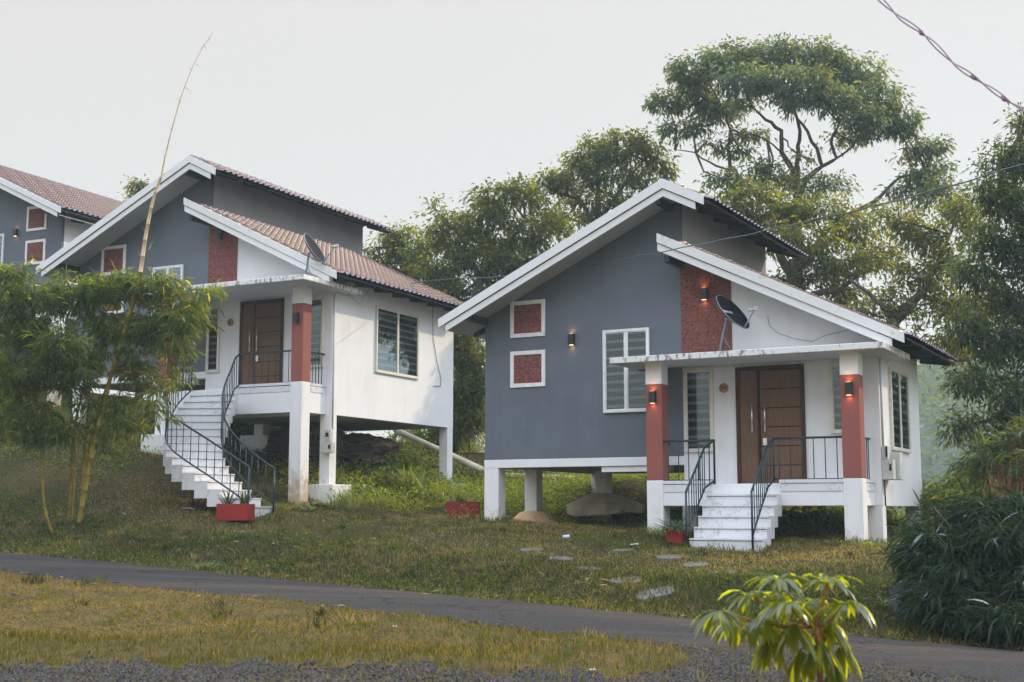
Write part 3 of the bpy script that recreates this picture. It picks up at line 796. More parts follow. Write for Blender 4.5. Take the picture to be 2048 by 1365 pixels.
    m = MB(mir); m.box(d0 + fw, d1 - fw, -0.006, -0.001, dz0, dz1 - fw); m.build('door_recess', M['dark'], do)
    sp = d0 + fw + (d1 - d0 - 2 * fw) * 0.34
    m = MB(mir); m.box(d0 + fw + .004, sp - 0.035 - P['gap'], -0.034, -0.007, dz0 + .01, dz1 - fw - .005); lf = m.build('narrow_leaf', M['wood'], do, bevel=0.003)
    m = MB(mir); m.box(sp - 0.032 - P['gap'], sp - 0.004 - P['gap'], -0.040, -0.007, dz0 + .01, dz1 - fw - .005)
    for z in (dz0 + .15, .02, .75, dz1 - fw - .12): m.box(sp - 0.035 - P['gap'], sp + .004 - P['gap'], -0.048, -0.0405, z, z + .05)
    m.build('hinge_stile', M['wood_frame'], lf)
    nb = 6; hh = (dz1 - fw - .005 - dz0 - .01) / nb
    m = MB(mir); m.box(sp + .006, d1 - fw - .004, -0.030, -0.0075, dz0 + .01, dz1 - fw - .005)
    rl = m.build('wide_leaf', M['dark'], do)
    m = MB(mir)
    for i in range(nb):
        m.box(sp + (.0 if i else 0) + .006, d1 - fw - .004, -0.038, -0.0302, dz0 + .013 + i * hh, dz0 + .01 + (i + 1) * hh - .016)
    m.build('door_boards', M['wood'], rl)
    for hx in (sp - 0.12 - P['gap'], sp + 0.10):
        m = MB(mir); m.tube([(hx, -0.085, .42), (hx, -0.085, .98)], 0.016, 10); m.tube([(hx, -0.035, .48), (hx, -0.085, .48)], 0.009, 6); m.tube([(hx, -0.035, .92), (hx, -0.085, .92)], 0.009, 6)
        m.build('handle', M['steel'], rl if hx > sp else lf)
    m = MB(mir); m.box(sp + .045, sp + .125, -0.065, -0.039, .17, .31); m.build('lock', M['steel'], rl, bevel=0.006)
    # --- narrow windows
    n0, n1, nz0, nz1 = P['nw1']; window(H, n0, n1, nz0, nz1, 0, mir=mir)
    n0, n1, nz0, nz1 = P['nw2']; window(H, n0, n1, nz0, nz1, 0, mir=mir)
    s0, s1, sz0, sz1 = P['sw']; window(H, s0, s1, sz0, sz1, 1, side=True, X=X, mir=mir)
    # --- number plaque
    px_, pz_ = P['num']
    m = MB(mir); m.disc((px_, -0.012, pz_), (0, 1, 0), 0.095, 0.020, 32); pl = m.build('number_plaque', M['plaque'], H)
    text_mesh('number', P['numtext'], P.get('numsize', 0.12), 0.002, M['digit'], pl, (px_, -0.0245, pz_), (R(90), 0, 0), 1.0)
    # --- lamps
    for (x, z, y, lit) in P['lamps']: wall_lamp(H, x, z, y, lit, mir)
    # --- porch rails
    zt, zb = 0.245, -0.50; yr = cf + .05
    for (a, b, pa, pb) in P['prails']:
        n = max(2, int(round(abs(b - a) / 0.205)))
        railing(H, [(a, yr, zt), (b, yr, zt)], [(a, yr, zb + .0), (b, yr, zb + .0)], [((a + (b - a) * (i + .5) / n, yr, zt), (a + (b - a) * (i + .5) / n, yr, zb)) for i in range(n)],
                [((x, yr, zt), (x, yr, -0.57)) for x in ([a] if pa else []) + ([b] if pb else [])])
    for xx in (8.09, L0 + .08):
        railing(H, [(xx, cf + .33, zt), (xx, -.003, zt)], [(xx, cf + .33, zb), (xx, -.003, zb)], [((xx, cf + .33 + .62 * (i + .5) / 5, zt), (xx, cf + .33 + .62 * (i + .5) / 5, zb)) for i in range(5)])
    # --- stairs
    S = P['steps']         # list of (cx, cy, ex, ey, z) nosing centre, edge direction (towards right), tread height
    W = P['stw'] / 2
    ris = P['ris']
    st = MB()
    for i in range(1, len(S)):
        cx, cy, ex, ey, z = S[i]; st.tube([(cx - ex * W * .98, cy - ey * W * .98, z - 0.034), (cx + ex * W * .98, cy + ey * W * .98, z - 0.034)], 0.007, 5)
    so = st.build('staircase', M['grout'], H)
    for i in range(1, len(S)):
        cx, cy, ex, ey, z = S[i]; bx, by, fx_, fy_, _ = S[i - 1]
        fd = np.array([ey, -ex]); 
        A = (cx - ex * W, cy - ey * W); B_ = (cx + ex * W, cy + ey * W); Cc = (bx + fx_ * W, by + fy_ * W); Dd = (bx - fx_ * W, by - fy_ * W)
        o2 = 0.018
        m = MB()
        m.prismz([A, B_, Cc, Dd], z - (ris * 2.05 if i < len(S) - 1 else ris * 1.6), z - 0.030)
        A2 = (A[0] + fd[0] * o2, A[1] + fd[1] * o2); B2 = (B_[0] + fd[0] * o2, B_[1] + fd[1] * o2)
        C2 = (Cc[0] + fd[0] * .01, Cc[1] + fd[1] * .01); D2_ = (Dd[0] + fd[0] * .01, Dd[1] + fd[1] * .01)
        m.prismz([A2, B2, C2, D2_], z - 0.029, z)
        m.build('step', M['marble'], so)
    for sgn in (-1, 1):
        top = []; bot = []; bal = []
        e_ = P['railstart'][0 if sgn < 0 else 1]; ro_ = P.get('roff', (.03, .03))[0 if sgn < 0 else 1]
        for i, (cx, cy, ex, ey, z) in enumerate(S):
            if i == 0: x, y = e_; top.append((x, y, zt)); bot.append((x, y, zb)); continue
            x = cx + sgn * ex * (W - ro_); y = cy + sgn * ey * (W - ro_)
            zz_ = z + ris * 0.5
            top.append((x, y, zz_ + .87 - .12)); bot.append((x, y, zz_ + .10 - .08))
        sub = []
        # extend one step forward to the newel that stands on the ground
        cx, cy, ex, ey, z = S[-1]
        x = cx + sgn * ex * (W - ro_) + ey * .06; y = cy + sgn * ey * (W - ro_) - ex * .06
        top[-1] = (x, y, z + .80); bot[-1] = (x, y, z + .04)
        NN = 25 if len(S) > 10 else 10
        def samp(pts, t_):
            f = t_ * (len(pts) - 1); i = min(int(f), len(pts) - 2); return lerp(pts[i], pts[i + 1], f - i)
        for k in range(1, NN): bal.append((samp(top, k / NN), samp(bot, k / NN)))
        gz_ = T(*h2w(q, x, y)[:2]) - q[2]
        ro = railing(H, top, bot, bal, [(top[-1], (x, y, gz_ - .05))])
        if P.get('startpost'): MB().tube([top[0], bot[0]], .021, 8).build('post', M['rail'], ro)
    # --- pipe, meter boxes
    m = MB(); m.tube([(8.325, .05, 1.73 if P['id'] == 4 else 1.7), (8.325, .05, P['mz'])], 0.022, 8); m.build('downpipe', M['pipe'], H)
    if P['id'] == 4:
        m = MB(); m.box(X + .002, 8.50, .02, .25, -.50, -.14); mo = m.build('meter_box', M['boxplastic'], H, bevel=0.01)
        m = MB(); m.box(X + .002, 8.41, .03, .23, -.138, .12); m.build('meter', M['boxplastic'], mo, bevel=0.02, seg=3)
        m = MB(); m.box(X + .002, 8.57, .28, .55, -.50, .0); m.build('breaker_box', M['boxplastic'], mo, bevel=0.01)
        m = MB(); m.box(8.37, 8.405, .012, .0295, -.09, .10); m.build('meter_display', M['black'], mo)
        m = MB(); m.box(8.43, 8.47, .008, .0195, -.33, -.22); m.build('switch', M['black'], mo)
        m = MB(); m.tube([(8.33, .04, -.5), (8.33, .06, zs)], .014, 6); m.build('conduit', M['black'], mo)
    else:
        m = MB(); m.box(8.16, 8.46, -.16, -.005, -2.12, -1.86); mo = m.build('meter_box', M['boxplastic'], H, bevel=0.01)
        m = MB(); m.box(8.22, 8.40, -.14, -.005, -1.858, -1.55); m.build('meter', M['boxplastic'], mo, bevel=0.03, seg=3)
        m = MB(); m.box(8.36, 8.42, -.172, -.1605, -2.02, -1.93); m.build('switch', M['black'], mo)
        m = MB(); m.box(8.27, 8.35, -.152, -.1405, -1.74, -1.64); m.build('meter_display', M['black'], mo)
    return H

M['fascia_low'] = M['mossy']
def mk_steps4():
    S = [(6.05, -.98, 1, 0, -.57)]
    for k in range(1, 6): S.append((6.04 + .022 * k, -.98 - .285 * k, 1, 0, -.57 - .193 * k))
    return S
P4 = dict(id=4, D1=5.6, D2=3.6, zs=-0.97, lat=(4.48, 5.52, 2.07), sq=[(.62, 1.45, 2.57, 3.35), (.62, 1.45, 1.51, 2.28)], win=(2.78, 3.80, .90, 2.59),
          ov1=0.4, ov2=0.45, zc=1.865, cany=-1.27, canx=3.48, canb=.92, lcol=4.10, door=(5.58, 6.92), gap=0.03, nw1=(4.52, 5.12, .07, 1.70), nw2=(7.40, 7.86, .36, 1.68), sw=(.85, 2.45, .07, 1.65),
          num=(5.335, 1.30), numtext='04', kerbs=[(4.43, 5.42), (6.68, 7.84)], prails=[(4.43, 5.44, False, True), (6.57, 7.84, False, False)],
          lamps=[(2.08, 2.45, -.002, True), (4.99, 3.17, -.020, True), (4.265, 1.09, -.982, True), (8.005, 1.09, -.982, True)],
          steps=mk_steps4(), stw=1.33, roff=(-.03, .17), ris=.193, railstart=[(5.44, -.93), (6.57, -.93)], mz=.12, startpost=True,
          posts=[(-.012, .33, -.008, .30, -.17, None), (.10, .40, 1.6, 1.9, -.16, ('mound', -.40, 1.05, .95, 2.4, -1.50, -1.06)), (1.04, 1.34, 3.3, 3.6, -.16, ('pyr', .50, 1.85, 2.7, 4.2, -1.14, -.66)),
                 (0, .3, 5.3, 5.6, -.16, None), (4.3, 4.6, 5.2, 5.5, -.16, None), (8.0, 8.288, 0.003, .28, -.972, None), (8.0, 8.288, 3.3, 3.598, -.972, None), (4.3, 4.6, 0.35, .65, -.58, None), (4.6, 4.9, 3.2, 3.5, -.972, None)])
def mk_steps5():
    hd = [-10, -8, -6, -3, 0, 3, 8, 14, 22, 34, 48, 58, 66, 70, 73, 75, 76]
    p = at(431, 900, 30.75)[:2]; S = []; pts = []
    for k in range(17):
        pts.append(w2h(Q5, (p[0], p[1], 0))[:2])
        p = p + .268 * np.array([math.sin(R(hd[k])), -math.cos(R(hd[k]))])
    pts = np.array(pts)
    for k in range(17):
        t_ = pts[min(k + 1, 16)] - pts[max(k - 1, 0)]; t_ /= np.linalg.norm(t_)
        e_ = np.array([-t_[1], t_[0]])
        if k == 0: e_ = np.array([1., 0.])
        w_ = min(1, k / 3.0); e_ = e_ * w_ + np.array([1., 0.]) * (1 - w_); e_ /= np.linalg.norm(e_)
        S.append((float(pts[k][0]), float(pts[k][1]), float(e_[0]), float(e_[1]), -.57 - .175 * k))
    return S
S5 = mk_steps5()
P5 = dict(id=5, D1=7.0, D2=5.9, zs=-1.2, lat=(4.49, 5.40, 2.27), sq=[(.85, 1.70, 2.73, 3.51), (.85, 1.70, 1.67, 2.45)], win=(2.67, 3.68, 1.10, 2.80),
          ov1=0.5, ov2=0.45, zc=1.865, cany=-1.70, canx=3.3, canb=.68, lcol=3.78, door=(5.56, 6.88), gap=0.0, nw1=(4.52, 4.93, -.04, 1.64), nw2=(7.50, 8.08, -.07, 1.64), sw=(1.90, 3.97, -.02, 1.68),
          num=(5.24, 1.20), numtext='5', kerbs=[(6.20, 7.84)], prails=[(6.30, 7.84, False, False), (4.12, 4.85, False, True)],
          lamps=[(4.87, 3.43, -.020, False), (8.0, 1.0, -.982, False)], steps=S5, stw=1.26, ris=.175, railstart=[(4.85, -.93), (6.30, -.93)], mz=-1.55, startpost=True,
          lfoot=(3.50, 4.45, -1.15, -.4, -2.30, -1.62),
          posts=[(8.0, 8.288, 0.003, .28, -1.202, ('box', 7.72, 8.50, -.15, .65, -3.5, -2.85)), (8.03, 8.288, 5.6, 5.898, -1.202, ('box', 7.7, 8.6, 5.1, 6.1, -3.3, -2.72)),
                 (4.40, 4.70, 2.1, 2.4, -1.202, ('box', 4.1, 5.0, 1.9, 2.7, -2.1, -1.5)), (0, .3, 0, .3, -.17, None), (0, .3, 5.4, 5.7, -.17, None), (4.4, 4.7, 5.5, 5.8, -.58, ('box', 4.2, 5.2, 5.2, 6.1, -2.0, -1.45))])
P3 = dict(id=3, D1=7.0, D2=5.9, zs=-1.0, lat=(4.49, 5.40, 2.27), sq=[(.62, 1.45, 2.57, 3.35), (.62, 1.45, 1.51, 2.28)], win=(2.35, 3.36, .90, 2.59),
          ov1=0.5, ov2=0.45, zc=1.865, lamps=[(1.86, 2.58)], porch=False, posts=[(0, .3, 0, .3, -.17, None), (0, .3, 6.5, 6.8, -.17, None), (4.2, 4.5, 0.02, .3, -.17, None), (2.2, 2.5, 3, 3.3, -.17, None)])
house(Q4, 'nearest house, with lit wall lamps, door plaque 04 and a short straight white stair', P4)
house(Q5, 'house on tall posts whose white porch stair curves down, plaque 5 by its brown door', P5)
house(Q3, 'partly seen house at the far left edge, its tiled roof above a white side wall', P3, -1)
# ---------------------------------------------------------------- satellite dishes
def dish(q, label, foot_px, cen_px, strut_px, lnb_px, D, normal, rad, text, zc):
    base = at(*foot_px, D); base[2] = q[2] + zc
    H = empty('satellite_dish', base); tag(H, label, 'satellite dish', 'satellite dishes on the porch canopies')
    c = at(*cen_px, D) - base; n = Vector(normal).normalized()
    cV = Vector(c)
    rot = n.to_track_quat('Z', 'Y')
    # bowl
    vs = []; fs = []; NR, NS = 9, 40
    for i in range(NR + 1):
        r = rad * i / NR; z = 0.11 * (i / NR) ** 2
        for k in range(NS):
            a = 2 * math.pi * k / NS; vs.append(cV + rot @ Vector((r * math.cos(a), r * 1.06 * math.sin(a), z - .05)))
    nfront = len(vs)
    for i in range(NR + 1):
        r = rad * i / NR; z = 0.11 * (i / NR) ** 2
        for k in range(NS):
            a = 2 * math.pi * k / NS; vs.append(cV + rot @ Vector((r * math.cos(a), r * 1.06 * math.sin(a), z - .062)))
    for i in range(NR):
        for k in range(NS):
            j = (k + 1) % NS
            fs.append((i * NS + k, i * NS + j, (i + 1) * NS + j, (i + 1) * NS + k))
            fs.append((nfront + i * NS + k, nfront + (i + 1) * NS + k, nfront + (i + 1) * NS + j, nfront + i * NS + j))
    for k in range(NS):
        j = (k + 1) % NS; fs.append((NR * NS + k, NR * NS + j, nfront + NR * NS + j, nfront + NR * NS + k))
    m = MB(); m._add(vs, fs, True); rf = m.build('reflector', M['dish'], H)
    rim = [cV + rot @ Vector((rad * math.cos(2 * math.pi * k / 40), rad * 1.06 * math.sin(2 * math.pi * k / 40), .055)) for k in range(41)]
    MB().tube(rim, 0.009, 6, False).build('rim', M['galv'], H)
    if text:
        up = Vector((0, 0, 1)); u_ = up - n * up.dot(n); u_.normalize(); x_ = u_.cross(n)
        mat = Matrix((x_, u_, n)).transposed()
        o = text_mesh('lettering', text, 0.095, 0.004, M['lettering'], rf, (0, 0, 0), (0, 0, 0), 0.95)
        o.location = cV + rot @ Vector((0, 0, 0.0)) + u_ * 0.07 + x_ * .0 + n * -0.028; o.rotation_euler = mat.to_euler()
    back = cV - n * 0.13
    MB().tube([(0, 0, 0), Vector((0, 0, 0)).lerp(back, .55), back - Vector((0, 0, .06)), back], 0.025, 8).build('mast', M['galv'], H)
    s = at(*strut_px, D) - base; s[2] = 0
    MB().tube([s, Vector((0, 0, 0)).lerp(back, .52)], 0.012, 6).build('strut', M['galv'], H)
    l = Vector(at(*lnb_px, D - .15) - base)
    low = cV - rot @ Vector((0, 0, .03)); dn = Vector((0, 0, -1)); dn = dn - n * dn.dot(n); dn.normalize(); low = cV + dn * rad * 1.02 + n * .04
    MB().tube([back, low, low.lerp(l, .15) , l], 0.014, 6).build('feed_arm', M['galv'], H)
    m = MB(); d = (cV - l).normalized(); m.tube([l - d * .04, l + d * .05, l + d * .10], [.022, .022, .036], 10); m.box(l.x - .02, l.x + .06, l.y - .03, l.y + .03, l.z - .02, l.z + .05)
    m.build('feed_horn', M['boxplastic'], H)
    return H
pd4 = h2w(Q4, 5.6, -.75)
dish(Q4, 'dark satellite dish with white lettering on its face, on the canopy of the lit house', (1438, 700), (1462, 628), (1466, 698), (1509, 619), pd4[1], (.60, -.52, .60), .40, 'SUN HD', 1.865)
pd5 = h2w(Q5, 8.2, -1.1)
dish(Q5, 'dark satellite dish turned edge-on, on the canopy above the curved stair', (611, 551), (626, 500), (628, 551), (672, 493), pd5[1], (.80, -.22, .50), .39, '', 1.865)

# ---------------------------------------------------------------- leaves
def unit(a): return a / np.maximum(np.linalg.norm(a, axis=-1, keepdims=True), 1e-9)
def leaf_mesh(name, P, D, L, W, mat, parent=None, droop=0.0, nseg=1, tint=None, fold=0.0, side=None):
    """P base points, D directions, L lengths, W widths"""
    n = len(P); L = np.broadcast_to(L, (n,)); W = np.broadcast_to(W, (n,))
    D = unit(D)
    if side is None:
        s = np.cross(D, rng.normal(size=(n, 3)) * 0.6 + np.array([0, 0, 1.0])); side = unit(s)
    if tint is None: tint = rng.uniform(.75, 1.25, (n, 1)) * np.array([[1, 1, 1]])
    if nseg == 1:
        Q = np.stack([P, P + D * (L * .45)[:, None] + side * (W / 2)[:, None], P + D * L[:, None], P + D * (L * .45)[:, None] - side * (W / 2)[:, None]], 1)
        if droop: Q[:, 2, 2] -= L * droop
        V = Q.reshape(-1, 3); F = np.arange(4 * n).reshape(n, 4); col = np.repeat(tint, 4, 0)
        return np_mesh(name, V, F, mat, parent, col)
    prof = {2: [0.12, 1.0, 0.0], 3: [0.15, 1.0, .8, 0.0], 4: [0.15, .8, 1.0, .7, 0.0]}[nseg]
    rows = []; cur = P.copy(); d = D.copy()
    upn = unit(np.cross(side, D))
    for i in range(nseg + 1):
        w = (W * prof[i] / 2)[:, None]
        if fold:
            rows += [cur - side * w + upn * w * fold, cur, cur + side * w + upn * w * fold]
        else:
            rows += [cur - side * w, cur + side * w]
        cur = cur + d * (L / nseg)[:, None]
        d = unit(d + np.array([0, 0, -droop]))
    k = 3 if fold else 2
    V = np.stack(rows, 1); m = V.shape[1]
    F = []
    for i in range(nseg):
        for j in range(k - 1):
            F.append([i * k + j, i * k + j + 1, (i + 1) * k + j + 1, (i + 1) * k + j])
    F = np.array(F); F = (F[None] + (np.arange(n) * m)[:, None, None]).reshape(-1, 4)
    return np_mesh(name, V.reshape(-1, 3), F, mat, parent, np.repeat(tint, m, 0))

def blob_pts(c, r, n, shell=0.55, flat=1.0):
    d = unit(rng.normal(size=(n, 3))); rad = shell + (1 - shell) * rng.random((n, 1)); rad = rad * (0.90 + 0.2 * rng.random((n, 1)))
    rad = np.where(rng.random((n, 1)) < .3, rng.random((n, 1)) ** .5, rad)
    return c + d * rad * r, d
def gapnoise(P, s=1.0, ph=0.0):
    x, y, z = P[:, 0] * s, P[:, 1] * s, P[:, 2] * s
    return (np.sin(1.7 * x + 2.3 * z + ph) + np.sin(2.9 * x - 1.9 * z + 1.3 * y + ph * 2) + np.sin(1.1 * y + 3.7 * z - ph) * .8 + np.sin(4.9 * x + 4.1 * z + .5 * ph) * .6) / 3.4

def tree(label, blobs, limbs, L=.17, W=.075, per=16, spread=.30, mat='leaf_tree', group=None, gap=-.15, gs=1.0, base=None, trunk_r=.3, flat=.75, cat='tree', name='tree', yscale=.75, dens=1.0, twig=True, down=.25):
    """blobs: (px,py,rx,ry,D,nclusters) in photo pixels at distance D; limbs: lists of (px,py,D,radius)"""
    H = empty(name, base if base is not None else (0, 0, 0)); tag(H, label, cat, group)
    b0 = np.array(H.location)
    PP = []; CC = []; cents = []
    for (px, py, rx, ry, D, nc) in blobs:
        c = at(px, py, D); s = D / FPX
        r = np.array([rx * s, (rx + ry) * .5 * s * 1.15 * yscale, ry * s])
        p, d = blob_pts(c, r, int(nc * dens))
        g = gapnoise(p, gs, px * .01)
        keep = g > gap
        PP.append(p[keep]); CC.append(d[keep]); cents.append((c, r, p[keep]))
    Pc = np.concatenate(PP); Dc = np.concatenate(CC); n = len(Pc)
    idx = np.repeat(np.arange(n), per); m = len(idx)
    off = rng.normal(size=(m, 3)) * np.array([spread, spread, spread * flat]) * .6
    P = Pc[idx] + off
    D = unit(off * 1.2 + Dc[idx] * .25 + rng.normal(size=(m, 3)) * .35 + np.array([0, 0, -down]))
    ct = rng.uniform(.5, 1.5, (n, 1)); hue = rng.uniform(-.18, .18, (n, 1))
    tint = (ct[idx] * rng.uniform(.8, 1.2, (m, 1))) * (1 + hue[idx] * np.array([[1.2, 0, -.6]]))
    leaf_mesh('crown', P - b0, D, L * rng.uniform(.5, 1.45, m), W * rng.uniform(.7, 1.25, m), M[mat], H, droop=.25, tint=tint)
    tb = MB()
    for lim in limbs:
        pts = [at(a, b, D) - b0 for a, b, D, r in lim]; rs = [l[3] for l in lim]
        # smooth
        q = [pts[0]]; rr = [rs[0]]
        for i in range(len(pts) - 1):
            for t in (.33, .66, 1.0):
                w = pts[i] * (1 - t) + pts[i + 1] * t
                if t < 1: w = w + rng.normal(size=3) * .03 * np.linalg.norm(pts[i + 1] - pts[i])
                q.append(w); rr.append(rs[i] * (1 - t) + rs[i + 1] * t)
        tb.tube(q, rr, 8)
    if twig:
        ends = [at(*l[-1][:3]) - b0 for l in limbs] + [at(*l[-2][:3]) - b0 for l in limbs if len(l) > 2]
        for c, r, p in cents:
            c0 = c - b0
            e_ = min(ends, key=lambda v: np.linalg.norm(v - c0)) if ends else c0
            tb.tube([e_, (e_ + c0) / 2 + rng.normal(size=3) * .15, c0], [.05, .035, .022], 5)
            for j in rng.choice(len(p), min(len(p), 9), replace=False) if len(p) else []:
                a = p[j] - b0; tb.tube([c0, (c0 + a) / 2 + np.array([0, 0, -.05]) + rng.normal(size=3) * .06, a], [.022, .015, .006], 4)
    tb.build('trunk', M['bark'], H)
    return H

def gb(px, D, dz=-.2):
    p = at(px, 1000, D); return np.array([p[0], D, T(p[0], D) + dz])
def glimb(px, D, r, top, mid=()):
    """trunk from the ground below px up to top (px,py,D,r)"""
    p = gb(px, D)
    # pixel of ground point
    v = p - np.array([0, 0, EYE]); f = v @ np.array([0, math.cos(TH), math.sin(TH)]); u = v @ np.array([0, -math.sin(TH), math.cos(TH)])
    py = 682.5 - FPX * u / f
    return [(px, py, D, r)] + list(mid) + [top]

# the big umbrella tree behind the nearest house
D0 = 46.0
L_ = [glimb(1600, D0, .42, (1594, 440, D0, 0.177), [(1605, 800, D0, 0.258), (1598, 600, D0, 0.218)]),
      [(1594, 440, D0, 0.163), (1594, 355, D0, 0.116), (1563, 305, D0, 0.088), (1563, 262, D0, 0.075), (1531, 240, D0, 0.054), (1507, 215, D0, 0.027)],
      [(1594, 355, D0, 0.109), (1595, 317, D0 + .3, 0.082), (1599, 281, D0 + .5, 0.075), (1592, 230, D0, 0.054), (1575, 185, D0, 0.027)],
      [(1596, 400, D0, 0.122), (1612, 357, D0 - .3, 0.102), (1644, 333, D0 - .6, 0.082), (1634, 297, D0 - .6, 0.068), (1606, 250, D0, 0.054), (1578, 216, D0, 0.027)],
      [(1644, 333, D0 - .6, 0.075), (1673, 317, D0 - 1, 0.061), (1662, 285, D0 - 1, 0.054), (1678, 246, D0 - 1, 0.041), (1706, 215, D0 - 1, 0.020)],
      [(1673, 317, D0 - 1, 0.041), (1702, 296, D0 - 1, 0.034), (1730, 262, D0 - 1, 0.020)],
      [(1594, 480, D0, 0.150), (1530, 400, D0 + 1, 0.109), (1488, 366, D0 + 1, 0.088), (1460, 333, D0 + 1, 0.075), (1456, 297, D0 + 1, 0.061), (1460, 258, D0 + 1, 0.041), (1446, 220, D0 + 1, 0.020)],
      [(1468, 343, D0 + 1, 0.048), (1432, 332, D0 + 1, 0.041), (1392, 306, D0 + 1, 0.027), (1350, 300, D0 + 1, 0.014)],
      [(1563, 305, D0, 0.041), (1535, 282, D0, 0.027), (1490, 262, D0, 0.020)],
      [(1563, 275, D0, 0.034), (1585, 300, D0 + 1, 0.020)],
      [(1596, 520, D0, 0.122), (1680, 440, D0 - 1, 0.095), (1755, 400, D0 - 1, 0.068), (1800, 355, D0 - 1, 0.048), (1850, 340, D0 - 1, 0.027)]]
BL = [(1400, 140, 62, 32, D0, 150), (1470, 120, 75, 30, D0, 170), (1550, 108, 80, 28, D0, 190), (1630, 120, 78, 34, D0, 190), (1700, 150, 75, 38, D0, 190), (1755, 200, 62, 42, D0 - 1, 180), (1795, 245, 45, 32, D0 - 1, 110),
      (1500, 160, 75, 32, D0 - 1.5, 160), (1590, 165, 80, 36, D0 - 2, 190), (1660, 200, 62, 30, D0 - 2, 130), (1725, 240, 60, 22, D0 - 2, 100), (1390, 190, 52, 30, D0 + 1, 110), (1335, 205, 40, 24, D0 + 1, 70), (1440, 215, 52, 24, D0 + 1, 90),
      (1490, 205, 35, 18, D0, 50), (1600, 205, 45, 18, D0 - 1, 60), (1395, 252, 45, 18, D0 + 1, 50), (1350, 260, 30, 15, D0 + 1, 26), (1500, 270, 45, 12, D0 + 1, 34), (1480, 300, 36, 14, D0 + 1, 26), (1690, 275, 50, 14, D0 - 1, 36), (1725, 262, 36, 16, D0 - 1, 34),
      (1420, 290, 34, 16, D0 + 1, 26), (1545, 330, 46, 16, D0, 40), (1620, 318, 26, 12, D0, 16), (1540, 360, 62, 24, D0, 80), (1640, 372, 70, 24, D0 - 1, 80), (1455, 362, 45, 18, D0, 40),
      (1825, 300, 40, 24, D0 - 1, 50), (1865, 290, 26, 24, D0 - 1, 40), (1860, 345, 46, 30, D0 - 1, 90), (1815, 375, 50, 26, D0 - 1, 80), (1880, 390, 46, 34, D0 - 2, 90)]
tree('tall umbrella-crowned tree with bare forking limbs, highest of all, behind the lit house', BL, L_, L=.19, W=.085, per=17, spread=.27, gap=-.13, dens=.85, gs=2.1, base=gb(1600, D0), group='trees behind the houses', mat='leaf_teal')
# the dense layered trees below and beside it
D1_ = 41.0
BL = [(1440, 420, 70, 30, D1_, 110), (1530, 430, 80, 34, D1_, 130), (1500, 385, 60, 18, D1_, 60), (1620, 420, 80, 28, D1_, 120), (1710, 450, 70, 34, D1_, 120), (1600, 480, 90, 34, D1_ - 1, 150), (1690, 520, 80, 32, D1_ - 1, 130), (1610, 560, 70, 36, D1_, 100),
      (1560, 590, 40, 40, D1_, 60), (1700, 590, 60, 26, D1_, 70), (1760, 520, 55, 30, D1_, 80), (1560, 650, 60, 40, D1_ + 1, 70), (1650, 640, 60, 36, D1_ + 1, 60)]
L_ = [glimb(1578, D1_, .36, (1590, 520, D1_, .22), [(1580, 760, D1_, .30)]), [(1590, 560, D1_, .18), (1530, 470, D1_, .10), (1460, 430, D1_, .05)], [(1590, 540, D1_, .18), (1660, 480, D1_, .10), (1720, 450, D1_, .05)], [(1585, 600, D1_, .16), (1680, 580, D1_ - 1, .08), (1750, 530, D1_, .04)]]
tree('dark green layered tree directly behind the upper roof of the lit house', BL, L_, L=.18, W=.08, per=15, spread=.30, gap=-0.11, gs=2.1, base=gb(1578, D1_), group='trees behind the houses')
D2_ = 38.0
BL = [(1790, 440, 60, 34, D2_, 90), (1850, 470, 60, 40, D2_, 110), (1780, 600, 50, 26, D2_, 50), (1840, 560, 60, 34, D2_, 90), (1900, 520, 50, 50, D2_, 110), (1740, 625, 45, 22, D2_, 50), (1800, 660, 50, 22, D2_, 60), (1880, 620, 60, 34, D2_, 110), (1930, 430, 50, 50, D2_ - 1, 110), (1900, 690, 60, 30, D2_, 100), (1960, 600, 60, 50, D2_ - 1, 140)]
L_ = [glimb(1740, D2_, .30, (1790, 640, D2_, .18), [(1745, 720, D2_, .24)]), [(1790, 640, D2_, .18), (1840, 590, D2_, .12), (1870, 540, D2_, .09), (1900, 470, D2_, .04)], [(1790, 640, D2_, .12), (1750, 600, D2_, .07), (1700, 560, D2_, .04)], [(1840, 590, D2_, .10), (1900, 610, D2_, .06), (1960, 600, D2_, .04)]]
tree('loose yellow-lit tree whose leaning limb shows right of the lit house roof', BL, L_, L=.17, W=.075, per=16, spread=.30, gap=-0.01, gs=2.1, base=gb(1740, D2_), group='trees behind the houses')
# feathery tree at the right edge
D3 = 29.0
BL = [(2010, 330, 60, 40, D3, 110), (2060, 280, 50, 50, D3, 110), (1985, 400, 50, 40, D3, 90), (2050, 400, 60, 50, D3, 130), (2000, 480, 60, 40, D3, 110), (2060, 510, 60, 50, D3, 120), (1960, 540, 50, 34, D3, 80), (2030, 590, 70, 44, D3, 130), (1930, 650, 50, 28, D3, 70), (2000, 680, 70, 44, D3, 130), (2070, 690, 60, 60, D3, 110),
      (1960, 760, 60, 30, D3, 80), (2040, 790, 60, 40, D3, 100), (1925, 850, 40, 20, D3, 36), (1990, 860, 60, 34, D3, 90), (2060, 880, 60, 50, D3, 100), (2140, 450, 90, 120, D3, 260), (2150, 680, 90, 110, D3, 240), (2040, 240, 22, 14, D3, 14)]
L_ = [glimb(2080, D3, .26, (2060, 560, D3, .14), [(2075, 780, D3, .2)]), [(2070, 680, D3, .14), (2000, 560, D3, .08), (1960, 520, D3, .03)], [(2070, 720, D3, .12), (1980, 680, D3, .08), (1930, 640, D3, .04), (1910, 720, D3, .02)], [(2060, 560, D3, .12), (2040, 420, D3, .08), (2020, 320, D3, .03)], [(2070, 800, D3, .10), (2000, 830, D3, .05), (1930, 860, D3, .02)]]
